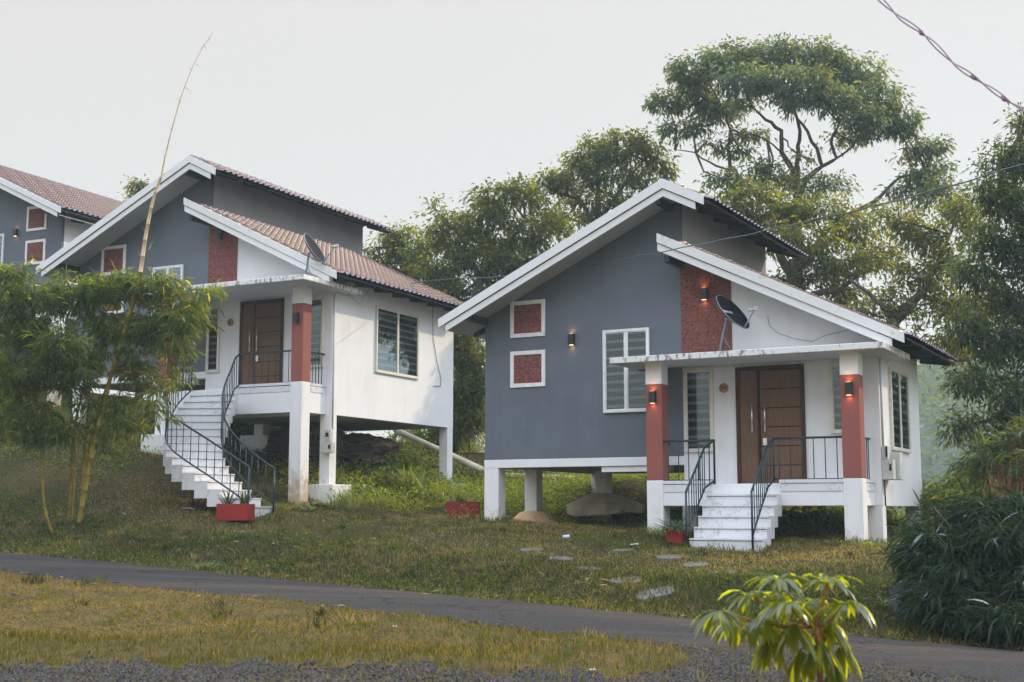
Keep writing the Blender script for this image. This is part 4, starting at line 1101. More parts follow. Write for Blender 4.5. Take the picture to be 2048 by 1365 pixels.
tree('feathery dark tree filling the right edge above the bamboo thicket', BL, L_, L=.15, W=.055, per=20, spread=.30, gap=-0.09, gs=2.1, base=gb(2080, D3), group='trees behind the houses', mat='leaf_far')
# trees between the two nearer houses
D4 = 47.0
BL = [(1185, 310, 50, 34, D4, 110), (1240, 295, 60, 30, D4, 120), (1290, 300, 46, 38, D4, 110), (1140, 350, 60, 30, D4, 110), (1230, 350, 66, 36, D4, 120), (1300, 360, 45, 34, D4, 70), (1200, 400, 66, 26, D4, 60), (1270, 405, 44, 26, D4, 50), (1100, 380, 50, 34, D4, 90), (1330, 330, 22, 26, D4, 24), (1180, 430, 50, 16, D4, 24), (1140, 440, 60, 30, D4 + 1, 80), (1160, 380, 50, 24, D4 + 1, 60)]
L_ = [glimb(1200, D4, .34, (1198, 430, D4, .12), [(1200, 700, D4, .26), (1199, 520, D4, .18)]), [(1198, 440, D4, .12), (1196, 380, D4, .08), (1190, 330, D4, .04)], [(1200, 470, D4, .10), (1160, 400, D4, .06), (1110, 385, D4, .03)], [(1199, 440, D4, .09), (1240, 380, D4, .06), (1290, 320, D4, .03)]]
tree('rounded tree just left of the lit house ridge, bare stem showing under its crown', BL, L_, L=.19, W=.085, per=15, spread=.28, gap=-0.06, gs=2.1, base=gb(1200, D4), group='trees behind the houses')
D5 = 43.0
BL = [(990, 400, 46, 34, D5, 90), (1040, 390, 44, 34, D5, 80), (960, 440, 46, 40, D5, 90), (1030, 460, 70, 46, D5, 170), (1100, 450, 50, 40, D5, 90), (900, 460, 46, 40, D5, 80), (950, 510, 66, 40, D5, 130), (1040, 530, 70, 36, D5, 120), (1110, 510, 44, 30, D5, 60), (880, 540, 60, 40, D5, 110), (960, 580, 66, 30, D5, 90), (870, 420, 24, 26, D5, 30), (1060, 580, 60, 30, D5 + 1, 90), (1000, 500, 60, 40, D5 + 1.5, 110), (930, 480, 44, 40, D5 + 1.5, 80), (850, 500, 40, 30, D5 + 1, 60), (1000, 560, 60, 26, D5, 60), (900, 610, 50, 24, D5, 50)]
L_ = [glimb(930, D5, .3, (960, 560, D5, .14), [(925, 760, D5, .26)]), [(960, 560, D5, .12), (1010, 500, D5, .07), (1050, 440, D5, .03)], [(960, 560, D5, .10), (930, 490, D5, .06), (900, 450, D5, .03)], [(1000, 560, D5, .09), (1060, 520, D5, .07), (1120, 510, D5, .04)]]
tree('olive-green tree catching sun between the two house roofs', BL, L_, L=.18, W=.08, per=15, spread=.28, gap=-0.13, gs=2.1, base=gb(930, D5), group='trees behind the houses')
D6 = 45.0
BL = [(800, 470, 40, 24, D6, 60), (760, 495, 34, 20, D6, 44), (830, 500, 50, 34, D6, 90), (780, 560, 60, 30, D6, 80), (840, 600, 60, 30, D6, 70), (800, 540, 60, 30, D6, 90), (860, 570, 60, 34, D6, 90), (750, 530, 40, 20, D6, 40), (890, 640, 60, 36, D6, 80), (930, 690, 50, 60, D6, 120), (930, 790, 50, 70, D6, 130), (920, 880, 60, 50, D6, 110)]
L_ = [glimb(830, D6, .26, (820, 560, D6, .12), [(828, 700, D6, .2)]), [(820, 560, D6, .1), (790, 510, D6, .04)], [(824, 620, D6, .1), (870, 560, D6, .04)]]
tree('low spreading tree rising just right of the upper roof over the curved stair', BL, L_, L=.18, W=.08, per=15, spread=.28, gap=-0.16, gs=2.1, base=gb(830, D6), group='trees behind the houses')
D7 = 39.0
BL = [(925, 650, 34, 34, D7, 80), (940, 710, 36, 40, D7, 100), (925, 780, 40, 40, D7, 110), (950, 840, 40, 36, D7, 100), (910, 850, 34, 30, D7, 70), (960, 770, 30, 40, D7, 70), (895, 700, 30, 40, D7, 60)]
L_ = [glimb(912, D7 + .5, .14, (925, 730, D7, .09), [(912, 840, D7, .12)]), [(925, 730, D7, .08), (940, 690, D7, .04)], [(918, 800, D7, .07), (950, 760, D7, .03)]]
tree('leafy yellow-green tree filling the gap between the two nearer houses', BL, L_, L=.15, W=.065, per=15, spread=.30, gap=-.25, gs=2.0, base=gb(912, D7 + .5), group='trees behind the houses')
D8 = 60.0
BL = [(275, 372, 15, 8, D8, 16), (285, 378, 10, 8, D8, 10), (268, 400, 16, 16, D8, 14)]
tree('small treetop peeking over the roofs at upper left', BL, [glimb(275, D8, .2, (275, 385, D8, .06), [(275, 600, D8, .15)])], L=.22, W=.1, per=12, spread=.3, gap=-1, base=gb(275, D8), group='trees behind the houses')
# trees out of view to the right, placed to dapple sun on lawn and walls
def offtree(label, px, D, hpx, w, n):
    rr = []
    for i in range(n):
        rr.append((px + rng.uniform(-w, w), hpx + rng.uniform(-160, 260), rng.uniform(70, 120), rng.uniform(45, 80), D + rng.uniform(-2, 2), 110))
    tree(label, rr, [glimb(px, D, .3, (px, hpx + 100, D, .15), [(px + 10, hpx + 400, D, .24)])], L=.22, W=.10, per=11, spread=.35, gap=.02, gs=1.0, base=gb(px, D), group='trees behind the houses')
offtree('broad leafy tree out of view beyond the right edge, dappling the sun', 2420, 31, 420, 200, 9)
offtree('second leafy tree out of view beyond the right edge, dappling the sun', 3000, 27, 300, 260, 9)

# trees standing left of the view, mirrored in the front windows
for (x, y, h, lab) in [(-27, 8, 8.8, 'leafy tree left of the picture, mirrored low in the front windows'), (-32, 3, 9.4, 'second leafy tree left of the picture, a little behind the first'), (-24, 1, 7.6, 'third and lowest leafy tree left of the picture'), (-30, 13, 9.0, 'leafy tree left of the picture, farthest up the road')]:
    D_ = float(max(y, 1.0)); s_ = D_ / FPX; z0 = T(x, y)
    def pxy(X, Z): 
        v = np.array([X, D_, Z - EYE]); f = v[1] * math.cos(TH) + v[2] * math.sin(TH); u_ = -v[1] * math.sin(TH) + v[2] * math.cos(TH); return 1024 + FPX * v[0] / v[1] , 682.5 - FPX * u_ / f
    bl = []
    for i in range(9):
        a = pxy(x + rng.uniform(-3, 3), z0 + h * rng.uniform(.4, .92)); bl.append((a[0], a[1], 2.0 / s_, 1.4 / s_, D_, 110))
    tree(lab, bl, [[(*pxy(x, z0 - .2), D_, .16), (*pxy(x + .1, z0 + h * .7), D_, .08)]], L=.24, W=.11, per=12, spread=.35, gap=-.3, gs=1.2, base=np.array([x, D_, z0]), group='trees left of the picture', twig=False)

# shrub masses behind the houses: each bush is its own thing
def bush(label, blobs, base, L=.10, W=.045, per=14, spread=.22, mat='leaf_weed', gap=-.5, group='bushes behind the houses'):
    D = blobs[0][4]
    st = []
    p = base
    return tree(label, blobs, [glimb(blobs[0][0], D, .03, (blobs[0][0], blobs[0][1], D, .012))], L=L, W=W, per=per, spread=spread, mat=mat, group=group, gap=gap, base=gb(blobs[0][0], D), cat='bush', name='bush', twig=True)
for (px, py, rx, ry, D, n, lab) in [
    (1010, 965, 60, 40, 38, 150, 'sunlit bush seen under the left end of the lit house'), (1110, 960, 60, 40, 38.5, 150, 'sunlit bush seen between the two inner posts'),
    (1230, 965, 60, 40, 38, 150, 'bush behind the pyramid footing'), (1330, 960, 50, 40, 38, 110, 'bush behind the left porch column'),
    (1590, 1050, 60, 36, 27.0, 220, 'dark bush under the porch right of the straight steps'), (1670, 1045, 50, 40, 28, 190, 'yellow-lit bush left of the right porch column base'),
    (1790, 1050, 50, 44, 27.5, 200, 'glowing yellow-green bush seen under the right wall'), (1880, 1010, 50, 40, 27, 190, 'sunlit bush right of the lit house corner'), (1940, 990, 50, 50, 26, 180, 'taller sunlit bush beside the bamboo thicket'),
    (700, 985, 36, 22, 31.8, 110, 'low leafy bush right of the box footing'), (760, 985, 44, 30, 32.6, 150, 'bush of small leaves below the window wall'), (840, 975, 44, 32, 33.4, 150, 'taller bush left of the rear post of the plaque 5 house'), (720, 955, 46, 26, 33.6, 130, 'small dark bush under the porch side of the plaque 5 house'), (800, 940, 50, 30, 34.2, 150, 'sunlit bush in front of the brown boulders'), (870, 880, 50, 50, 40, 170, 'sunlit yellow-green bush behind the rear post footing'), (780, 930, 50, 30, 38.5, 120, 'sunlit bush low behind the meter box post'), (820, 900, 60, 40, 41, 130, 'bush behind the right rear post of the plaque 5 house'), (1880, 1080, 50, 30, 24, 110, 'low bush touching the dark thicket')]:
    bush(lab, [(px, py, rx, ry, D, n), (px + rx * .5, py + ry * .4, rx * .7, ry * .7, D + .6, n // 2), (px - rx * .5, py + ry * .5, rx * .7, ry * .6, D - .4, n // 2)], None, L=.11 if D < 30 else .14, W=.05 if D < 30 else .06)
# ---------------------------------------------------------------- bamboo
def sprays(blobs, per, L, W, spread, gap, b0, mat, H, droop=.35, name='foliage', down=.45, nseg=3, tw=True, out=.8, gs=1.3, dry=.04):
    PP = []; DD = []
    for (px, py, rx, ry, D, nc) in blobs:
        c = at(px, py, D); s = D / FPX
        r = np.array([rx * s, (rx + ry) * .45 * s, ry * s])
        p, d = blob_pts(c, r, nc, .35)
        k = gapnoise(p, gs, px * .02) > gap
        PP.append(p[k]); DD.append(d[k])
    P = np.concatenate(PP); Dn = np.concatenate(DD); n = len(P)
    az = unit(Dn * np.array([1, 1, 0]) * out + rng.normal(size=(n, 3)) * np.array([.6, .6, .15]))      # twig direction
    idx = np.repeat(np.arange(n), per); m = len(idx)
    t = rng.random((m, 1)) * spread
    base = P[idx] + az[idx] * t + rng.normal(size=(m, 3)) * .025
    D = unit(az[idx] * .9 + rng.normal(size=(m, 3)) * .55 + np.array([0, 0, -down]))
    ct = rng.uniform(.7, 1.3, (n, 1))
    tint = ct[idx] * rng.uniform(.8, 1.25, (m, 1)) * np.ones((1, 3))
    dr = rng.random(m) < dry
    tint[dr] *= np.array([3.2, 2.0, 1.3])
    leaf_mesh(name, base - b0, D, L * rng.uniform(.45, 1.3, m), W * rng.uniform(.65, 1.25, m), M[mat], H, droop=droop, nseg=nseg, tint=tint)
    return P, az

def culm(mb, pts, r0, r1, b0, nodes=.32):
    P = [at(*p) - b0 for p in pts]
    # resample
    seg = [0]
    for i in range(1, len(P)): seg.append(seg[-1] + np.linalg.norm(P[i] - P[i - 1]))
    L = seg[-1]; n = max(3, int(L / nodes)); q = []; r = []
    def s(d):
        i = min(max(np.searchsorted(seg, d) - 1, 0), len(P) - 2); t = (d - seg[i]) / (seg[i + 1] - seg[i]); return P[i] * (1 - t) + P[i + 1] * t
    for k in range(n + 1):
        d = L * k / n; rr = r0 + (r1 - r0) * k / n
        for dd, f in ((-.012, 1.0), (0, 1.22), (.012, 1.0)):
            if d + dd < 0 or d + dd > L: continue
            x = min(max(d + dd, 0), L); q.append(s(x)); r.append(rr * f)
    mb.tube(q, r, 8)

DB = 27.0
def bamboo(label, culms, blobs, px_base, name='bamboo_clump', cat='bamboo', mat='leaf_bamboo', cm='culm', per=9, L=.27, W=.034, spread=.35, gap=-.35, branches=True, D=DB, group='yellow-stemmed bamboo on the bank'):
    b = ground_at(*px_base)
    H = empty(name, b); tag(H, label, cat, group)
    b0 = np.array(b)
    P, az = sprays(blobs, per, L, W, spread, gap, b0, mat, H)
    for pts, r0, r1 in culms:
        mb = MB(); culm(mb, pts, r0, r1, b0); mb.build('culm', M[cm], H)
    # thin twigs reaching from the culms to the leaf sprays
    mb = MB(); tops = []
    for pts, r0, r1 in culms:
        for a in pts[len(pts) // 2:]: tops.append(at(*a))
        tops.append((at(*pts[-1]) + at(*pts[-2])) / 2)
    tops = np.array(tops)
    for i in rng.choice(len(P), min(len(P), 260), replace=False):
        d = np.linalg.norm(tops - P[i], axis=1) + np.maximum(0, tops[:, 2] - P[i][2]) * .5
        a = tops[np.argmin(d)] - b0; e_ = P[i] - b0
        mb.tube([a, a * .45 + e_ * .55 + np.array([0, 0, .12]), e_, e_ + az[i] * spread], [.007, .005, .003, .002], 4, False)
    mb.build('twigs', M[cm], H)['kind'] = 'stuff'
    return H
g1 = ground_at(160, 1046)
Dg = g1[1]
bamboo('leafy clump of several straight yellow stems, left of the curved stair',
       [([(163, 1040, Dg), (166, 940, Dg), (172, 860, Dg), (182, 760, Dg), (176, 640, Dg)], 0.032, 0.013), ([(145, 1040, Dg - .1), (150, 930, Dg - .1), (147, 850, Dg), (130, 740, Dg), (120, 640, Dg)], 0.025, 0.010),
        ([(138, 1042, Dg + .1), (141, 980, Dg + .1), (143, 900, Dg + .1), (160, 800, Dg + .1), (210, 680, Dg)], 0.027, 0.010), ([(157, 1044, Dg - .2), (164, 990, Dg - .2), (180, 880, Dg - .2), (204, 800, Dg - .2), (222, 745, Dg - .2), (262, 640, Dg - .3), (300, 590, Dg - .4)], 0.031, 0.009)],
       [(150, 585, 52, 40, Dg, 141), (220, 570, 60, 36, Dg, 176), (300, 575, 60, 34, Dg, 153), (365, 590, 44, 28, Dg, 76), (170, 650, 66, 44, Dg, 201), (250, 650, 60, 50, Dg, 201), (320, 650, 54, 44, Dg, 153), (370, 650, 30, 30, Dg - .5, 40), (150, 720, 50, 44, Dg, 129), (230, 730, 60, 50, Dg, 176),
        (300, 740, 56, 44, Dg, 117), (345, 790, 38, 36, Dg - .5, 54), (200, 800, 60, 30, Dg, 93), (120, 780, 44, 30, Dg, 70), (270, 810, 50, 24, Dg, 45), (330, 700, 44, 24, Dg, 54), (400, 585, 24, 14, Dg - .5, 14), (150, 860, 50, 24, Dg, 55), (230, 850, 60, 30, Dg, 82), (300, 850, 40, 24, Dg, 40), (190, 900, 30, 16, Dg, 16), (390, 640, 20, 20, Dg - .5, 13), (405, 610, 22, 12, Dg - .5, 13)],
       (160, 1046), gap=-.18)
g2 = ground_at(104, 1066); Dg2 = g2[1]
bamboo('lone bending yellow bamboo stem with foliage reaching past the left edge',
       [([(105, 1067, Dg2), (95, 1040, Dg2), (88, 1010, Dg2), (84, 940, Dg2), (80, 874, Dg2), (72, 790, Dg2), (62, 690, Dg2), (40, 600, Dg2)], 0.031, 0.010)],
       [(20, 580, 52, 40, Dg2, 141), (70, 600, 46, 36, Dg2, 106), (10, 660, 60, 50, Dg2, 176), (80, 670, 56, 40, Dg2, 153), (120, 690, 40, 34, Dg2 - .5, 82), (30, 740, 60, 44, Dg2, 153), (100, 750, 50, 34, Dg2, 106), (10, 810, 60, 36, Dg2, 106), (80, 820, 50, 30, Dg2, 82), (-50, 640, 60, 90, Dg2, 189), (150, 740, 26, 24, Dg2 - .5, 33), (40, 860, 60, 24, Dg2, 75), (110, 870, 40, 20, Dg2, 40), (20, 545, 50, 20, Dg2, 48)],
       (104, 1066), gap=-.22)
# long dry shoot leaning out of the clump
Hs = empty('bamboo_shoot', ground_at(158, 1045)); tag(Hs, 'long leafless dry bamboo shoot leaning high against the sky', 'bamboo'); b0 = np.array(Hs.location)
Dq = Dg - .35
mb = MB()
culm(mb, [(158, 1045, Dq), (185, 900, Dq), (222, 750, Dq), (262, 620, Dq), (281, 545, Dq)], .045, .042, b0)
mb.build('lower_stem', M['culm'], Hs)
mb = MB(); culm(mb, [(281, 545, Dq), (290, 480, Dq), (300, 425, Dq), (312, 380, Dq), (322, 355, Dq)], 0.046, .030, b0, .30); mb.build('stem', M['dryculm'], Hs)
mb = MB(); culm(mb, [(322, 355, Dq), (333, 300, Dq), (346, 250, Dq), (360, 200, Dq), (378, 150, Dq), (395, 112, Dq), (410, 88, Dq), (428, 63, Dq)], .018, .003, b0, .38)
mb.build('tip', M['dryculm'], Hs)
mb = MB()
for (px, py, dx, dy) in [(323, 352, 10, -6), (330, 318, -5, -16), (344, 262, -7, -8), (362, 205, -10, -8), (371, 175, 9, 8), (384, 140, -8, -4), (390, 128, 10, 6), (402, 98, 6, -10), (408, 90, 6, 12), (421, 72, -6, 14), (297, 500, 8, -16), (303, 428, -6, -18), (292, 470, -7, -16), (284, 520, -8, -18)]:
    a = at(px, py, Dq) - b0; e_ = at(px + dx, py + dy, Dq) - b0
    mb.tube([a, (a + e_) / 2 + np.array([0, .02, .01]), e_], [.008, .006, .002], 4)
mb.build('sheaths', M['dryculm'], Hs)

# dark long-leaved thicket at the lower right
for lab, bl, pb in [
    ('dark long-leaved bamboo thicket by the road, main mass at the right edge', [(1912, 1060, 46, 36, 17, 100), (1975, 1035, 54, 46, 17, 140), (2040, 1010, 56, 60, 17, 170), (1890, 1100, 60, 50, 16.6, 150), (1960, 1100, 66, 56, 16.4, 200), (2040, 1100, 70, 70, 16.2, 230), (1930, 1160, 60, 44, 16.2, 170), (2000, 1190, 66, 44, 16, 190), (2080, 1180, 60, 60, 15.8, 170), (2110, 1040, 70, 80, 16.6, 200)], (1960, 1215)),
    ('loose olive spray of bamboo standing above the dark thicket', [(1990, 925, 46, 30, 19.5, 60), (2040, 890, 40, 40, 19.5, 70), (2075, 940, 44, 44, 19, 60), (2085, 860, 40, 50, 19.4, 60)], (2040, 1190)),
    ('lowest front spray of dark bamboo spilling left over the dark stone', [(1880, 1060, 34, 30, 17.4, 60), (1890, 1115, 40, 26, 17, 80), (1865, 1090, 24, 18, 17.2, 30), (1900, 1200, 50, 30, 15.9, 110), (1960, 1225, 56, 24, 15.6, 110), (2040, 1235, 60, 24, 15.2, 110)], (1900, 1215))]:
    p = ground_at(*pb); b0 = np.array(p)
    H = empty('bamboo_thicket', p); tag(H, lab, 'bamboo', 'dark bamboo at the right')
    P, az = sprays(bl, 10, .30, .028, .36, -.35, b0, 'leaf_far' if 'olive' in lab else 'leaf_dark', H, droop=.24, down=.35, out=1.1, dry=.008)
    mb = MB()
    for i in rng.choice(len(P), min(len(P), 150), replace=False):
        e_ = P[i] - b0; q = np.array([e_[0] * .35 + rng.normal() * .1, e_[1] * .35, -.1])
        mb.tube([q, q * .4 + e_ * .6 + np.array([0, 0, .15]), e_, e_ + az[i] * .3], [.012, .009, .005, .002], 5, False)
    mb.build('stems', M['stem'], H)['kind'] = 'stuff'
mb = MB(); p = ground_at(1995, 1225); a = at(2040, 1110, p[1]); mb.tube([(0, 0, -.1), (a - p) * .5 + np.array([.03, 0, 0]), a - p], [.022, .02, .012], 7)
o = mb.build('dead_branch', M['dryculm']); o.location = p; tag(o, 'thin grey dead branch leaning in the dark thicket', 'branch')

# ---------------------------------------------------------------- young mango tree in the foreground
DM = 6.8
bm_ = at(1640, 1400, DM); bm_[2] = T(bm_[0], DM) - .02
H = empty('mango_sapling', bm_); tag(H, 'young mango tree with drooping sunlit leaves in the foreground', 'young tree'); b0 = np.array(bm_)
stem_top = at(1632, 1235, DM)
mb = MB(); mb.tube([(0, 0, -.1), at(1640, 1340, DM) - b0, at(1634, 1290, DM) - b0, stem_top - b0, at(1650, 1190, DM) - b0, at(1660, 1158, DM + .05) - b0], [.016, .013, .011, .009, .006, .004], 8)
whorls = [(1560, 1160, .0, 15, .25), (1655, 1165, .05, 14, .4), (1440, 1222, -.1, 15, -.3), (1500, 1190, .1, 12, .0), (1575, 1205, -.15, 15, -.2), (1630, 1200, .15, 13, 0), (1690, 1205, -.05, 15, -.2), (1520, 1235, -.05, 15, -.6), (1590, 1250, -.1, 16, -.8), (1660, 1245, .1, 16, -.8), (1470, 1235, .1, 12, -.6), (1640, 1285, -.05, 16, -1.2), (1685, 1290, .1, 12, -1.4), (1560, 1190, .15, 10, .1), (1540, 1275, .0, 14, -1.2), (1600, 1300, .05, 10, -1.5), (1670, 1330, 0, 12, -1.6)]
PL = []; DL = []; SL = []
for (px, py, dd, n, dn) in whorls:
    c = at(px, py, DM + dd)
    a = stem_top - b0 + np.array([0, 0, -.05]); e_ = c - b0
    mb.tube([a, (a + e_) / 2 + np.array([0, 0, -.03]), e_], [.007, .006, .0045], 6)
    n = int(n * 1.9)
    for k in range(n):
        t = 2 * math.pi * k / n + rng.uniform(-.3, .3)
        DL.append([math.cos(t), math.sin(t), dn + rng.uniform(-.35, .45)]); PL.append(c + np.array([math.cos(t), math.sin(t), 0]) * .008)
        SL.append([-math.sin(t), math.cos(t), rng.uniform(-.3, .3)])
PL = np.array(PL); DL = unit(np.array(DL)); SL = np.array(SL); SL = unit(SL - DL * (SL * DL).sum(1, keepdims=True))
n = len(PL)
mb.build('stem', M['stem'], H)
leaf_mesh('leaves', PL - b0, DL, rng.uniform(.15, .235, n), rng.uniform(.026, .038, n), M['leaf_mango'], H, droop=.42, nseg=4, fold=.25, side=SL, tint=rng.uniform(.75, 1.2, (n, 1)) * np.ones((1, 3)))

# ---------------------------------------------------------------- planters
def strap_plant(name, label, p, n, L, W, spread, mat='leaf_pot', group='plants in red planters', cat='plant', up=1.1, droop=.35):
    P = np.array([[rng.uniform(-spread[0], spread[0]), rng.uniform(-spread[1], spread[1]), 0] for _ in range(n)])
    t = rng.uniform(0, 2 * math.pi, n); D = np.stack([np.cos(t), np.sin(t), up + rng.uniform(-.4, .6, n)], 1)
    S = np.stack([-np.sin(t), np.cos(t), 0 * t], 1)
    o = leaf_mesh(name, P, D, L * rng.uniform(.6, 1.15, n), W, M[mat], None, droop=droop, nseg=4, fold=.2, side=S, tint=rng.uniform(.7, 1.3, (n, 1)) * np.ones((1, 3)))
    o.location = p; tag(o, label, cat, group); return o
def planter(label, pxl, pxr, pyb, h, dep, rz, tilt=0.0, D=None):
    a = ground_at(pxl, pyb); b = ground_at(pxr, pyb)
    D = D or (a[1] + b[1]) / 2; A = at(pxl, pyb, D); B = at(pxr, pyb, D); w = np.linalg.norm(B - A)
    c = (A + B) / 2; c[2] = T(c[0], c[1]) + .02
    mb = MB(); t = .03; ww = w / 2
    mb.prismx([(-dep / 2, 0), (dep / 2, 0), (dep / 2, h), (-dep / 2, h)], -ww, -ww + t); mb.prismx([(-dep / 2, 0), (dep / 2, 0), (dep / 2, h), (-dep / 2, h)], ww - t, ww)
    mb.box(-ww + t, ww - t, -dep / 2, -dep / 2 + t, 0, h); mb.box(-ww + t, ww - t, dep / 2 - t, dep / 2, 0, h); mb.box(-ww + t, ww - t, -dep / 2 + t, dep / 2 - t, 0, h - .06)
    o = mb.build('planter', M['redpot'], bevel=.008); o.location = c; o.rotation_euler = (0, tilt, rz)
    tag(o, label, 'planter', 'red planters'); return c + np.array([0, 0, h - .06]), w
p, w = planter('long red planter at the foot of the curved stair', 437, 505, 1031, .34, .36, R(-12), D=26.85)
strap_plant('potted_plant', 'spiky green plant on the left in the planter by the curved stair', p + np.array([-.18, .03, 0]), 30, .42, .035, (.06, .05), up=1.6, droop=.15)
strap_plant('potted_plant', 'spiky green plant on the right in the planter by the curved stair', p + np.array([.16, -.06, 0]), 30, .42, .035, (.06, .05), up=1.6, droop=.15)
p, w = planter('long red planter between the houses beside a white corner post', 894, 958, 1033, .34, .38, R(-8))
strap_plant('potted_plant', 'arching strap-leaved plant in the planter between the houses', p, 34, .50, .045, (.22, .06), up=.9)
p, w = planter('small tilted red planter left of the straight white steps', 1335, 1371, 1088, .24, .30, R(-30), R(8))
strap_plant('potted_plant', 'bushy strap-leaved plant in the small planter by the straight steps', p + np.array([0, .05, -.05]), 70, .62, .030, (.10, .08), up=1.0, droop=.32)
p = ground_at(396, 1018)
strap_plant('crimson_plant', 'crimson-leaved plant under the lowest treads of the curved stair', p, 40, .34, .035, (.14, .10), 'leaf_red', None, up=1.3)

# weeds and small plants standing up from the ground near the houses
def weed(label, px, py, n, L, W, s, up=1.3, mat='leaf_weed', droop=.35):
    return strap_plant('weed', label, ground_at(px, py), n, L, W, s, mat, 'tall weeds by the houses', 'weed', up, droop)
weed('tall grassy weed tuft right of the box footing', 690, 1022, 130, .75, .018, (.30, .2), 1.6, droop=.30)
weed('leafy weed against the box footing', 640, 1016, 60, .36, .05, (.25, .15), 1.0)
weed('leafy weed at the base of the front column near the curved stair', 600, 1022, 60, .30, .05, (.30, .12), .9)
weed('tall grass tuft under the window wall', 820, 985, 150, .95, .020, (.35, .3), 1.8, droop=.35)
weed('broad grass tuft left of the rear post', 862, 1000, 130, .8, .022, (.4, .3), 1.5, droop=.35)
weed('grass tuft below the middle of the window wall', 760, 1015, 130, .55, .020, (.4, .3), 1.3)
weed('grassy tuft against the left porch column of the lit house', 1316, 1076, 70, .42, .014, (.12, .1), 1.5)
weed('small weed at the right of the lowest straight step', 1478, 1102, 30, .20, .025, (.06, .05), 1.2)
weed('weeds at the base of the right porch column of the lit house', 1700, 1092, 60, .24, .03, (.35, .12), 1.0)
weed('weeds beside the right wall post of the lit house', 1752, 1096, 60, .24, .03, (.25, .12), 1.0)
weed('weedy tuft on the bank above the road', 415, 1140, 60, .30, .014, (.2, .15), 1.0)
weed('grass tuft beside the dark stone', 1790, 1216, 50, .28, .014, (.15, .1), 1.0)
weed('green creeper tuft near the front-left post', 992, 1040, 40, .22, .035, (.25, .1), .8)
weed('green creeper on the mud-stained footing', 1050, 1044, 40, .20, .04, (.3, .1), .7)

# ---------------------------------------------------------------- stepping stones, rocks, stone block
stones = [(1310, 1190, 48, .0, 'large stepping slab nearest the road'), (1252, 1164, 40, .2, 'second stepping slab up from the road'), (1176, 1140, 36, .1, 'third stepping slab up from the road'), (1122, 1119, 32, -.1, 'fourth stepping slab up from the road, half sunk'), (1062, 1102, 30, .1, 'farthest stepping slab of the left row'),
          (1392, 1132, 32, .0, 'stepping slab below the straight steps, middle of the right row'), (1338, 1117, 32, .1, 'stepping slab nearest the small red planter'), (1446, 1148, 34, .0, 'stepping slab at the lower end of the right row'), (1245, 1103, 26, .1, 'small pale stepping slab on the open lawn')]
for px, py, hw, rz, lab in stones:
    c = ground_at(px, py); wv = hw * .85 / FPX * c[1]
    pts = []; n = 14
    for i in range(n):
        a = 2 * math.pi * i / n; kx = 1 / max(abs(math.cos(a)), abs(math.sin(a))) ** .8
        pts.append((math.cos(a) * kx * wv * rng.uniform(.86, 1.0), math.sin(a) * kx * wv * .62 * rng.uniform(.86, 1.0)))
    e_ = .3; sl = math.atan((T(c[0], c[1] + e_) - T(c[0], c[1] - e_)) / (2 * e_)); sx = -math.atan((T(c[0] + e_, c[1]) - T(c[0] - e_, c[1])) / (2 * e_))
    o = MB().prismz(pts, -.08, .028).build('stepping_stone', M['stone'], bevel=.012, seg=2); o.location = c; o.rotation_euler = (sl, sx, rz)
    tag(o, lab, 'paving slab', 'stepping slabs across the lawn')
def rock(name, label, px, py, sx, sy, sz, mat, seed, cat='rock', flat=False, D=None, zoff=0):
    import bmesh
    b = bmesh.new(); bmesh.ops.create_icosphere(b, subdivisions=5 if sx > .3 else 3, radius=1)
    r = np.random.default_rng(seed); ph = r.uniform(0, 6, 6)
    for v in b.verts:
        c = v.co; s = 1 + .16 * math.sin(2.3 * c.x + ph[0]) * math.sin(2.1 * c.y + ph[1]) + .10 * math.sin(5 * c.z + ph[2] + 3 * c.x) + .05 * math.sin(9 * c.y + ph[3])
        if sx > .3:
            s += .22 * mnoise.fractal(c * 2.2 + Vector(ph[:3]), .9, 2.1, 6) + .10 * mnoise.turbulence(c * 5 + Vector(ph[3:6]), 4, False)
        if flat:
            c = Vector([max(-.72, min(.72, k)) for k in c]) * 1.3
        v.co = Vector((c.x * sx * s, c.y * sy * s, c.z * sz * s))
    me = bpy.data.meshes.new(name); b.to_mesh(me); b.free()
    o = link_mesh(name, me, mat); p = ground_at(px, py) if D is None else gb(px, D, 0); o.location = (p[0], p[1], p[2] + zoff)
    tag(o, label, cat); return o
rock('stone_block', 'dark squared stone block at the edge of the thicket', 1815, 1225, .22, .2, .24, M['darkstone'], 3, 'stone', True, zoff=.10)
rock('boulder', 'dark boulder bank under the porch of the curved-stair house', 720, 940, 1.1, .8, .40, M['rock'], 5, 'boulder', D=34.4, zoff=.05)
rock('boulder', 'brown boulder behind the meter box post', 800, 960, .9, .7, .30, M['rock'], 8, 'boulder', D=35.5, zoff=.05)
rock('boulder', 'shadowed boulder left under the curved-stair house', 610, 900, 1.0, .8, .7, M['rock'], 11, 'boulder', D=34.0, zoff=.1)
rock('stone', 'stone lump on the near road edge, left of two', 1090, 1283, .05, .04, .03, M['stone'], 12, 'stone')
rock('stone', 'stone lump on the near road edge, right of two', 1145, 1283, .05, .04, .03, M['darkstone'], 13, 'stone')
rock('clod', 'brown clod at the left edge of the dry grass', 24, 1192, .06, .05, .045, M['rock'], 14, 'clod')
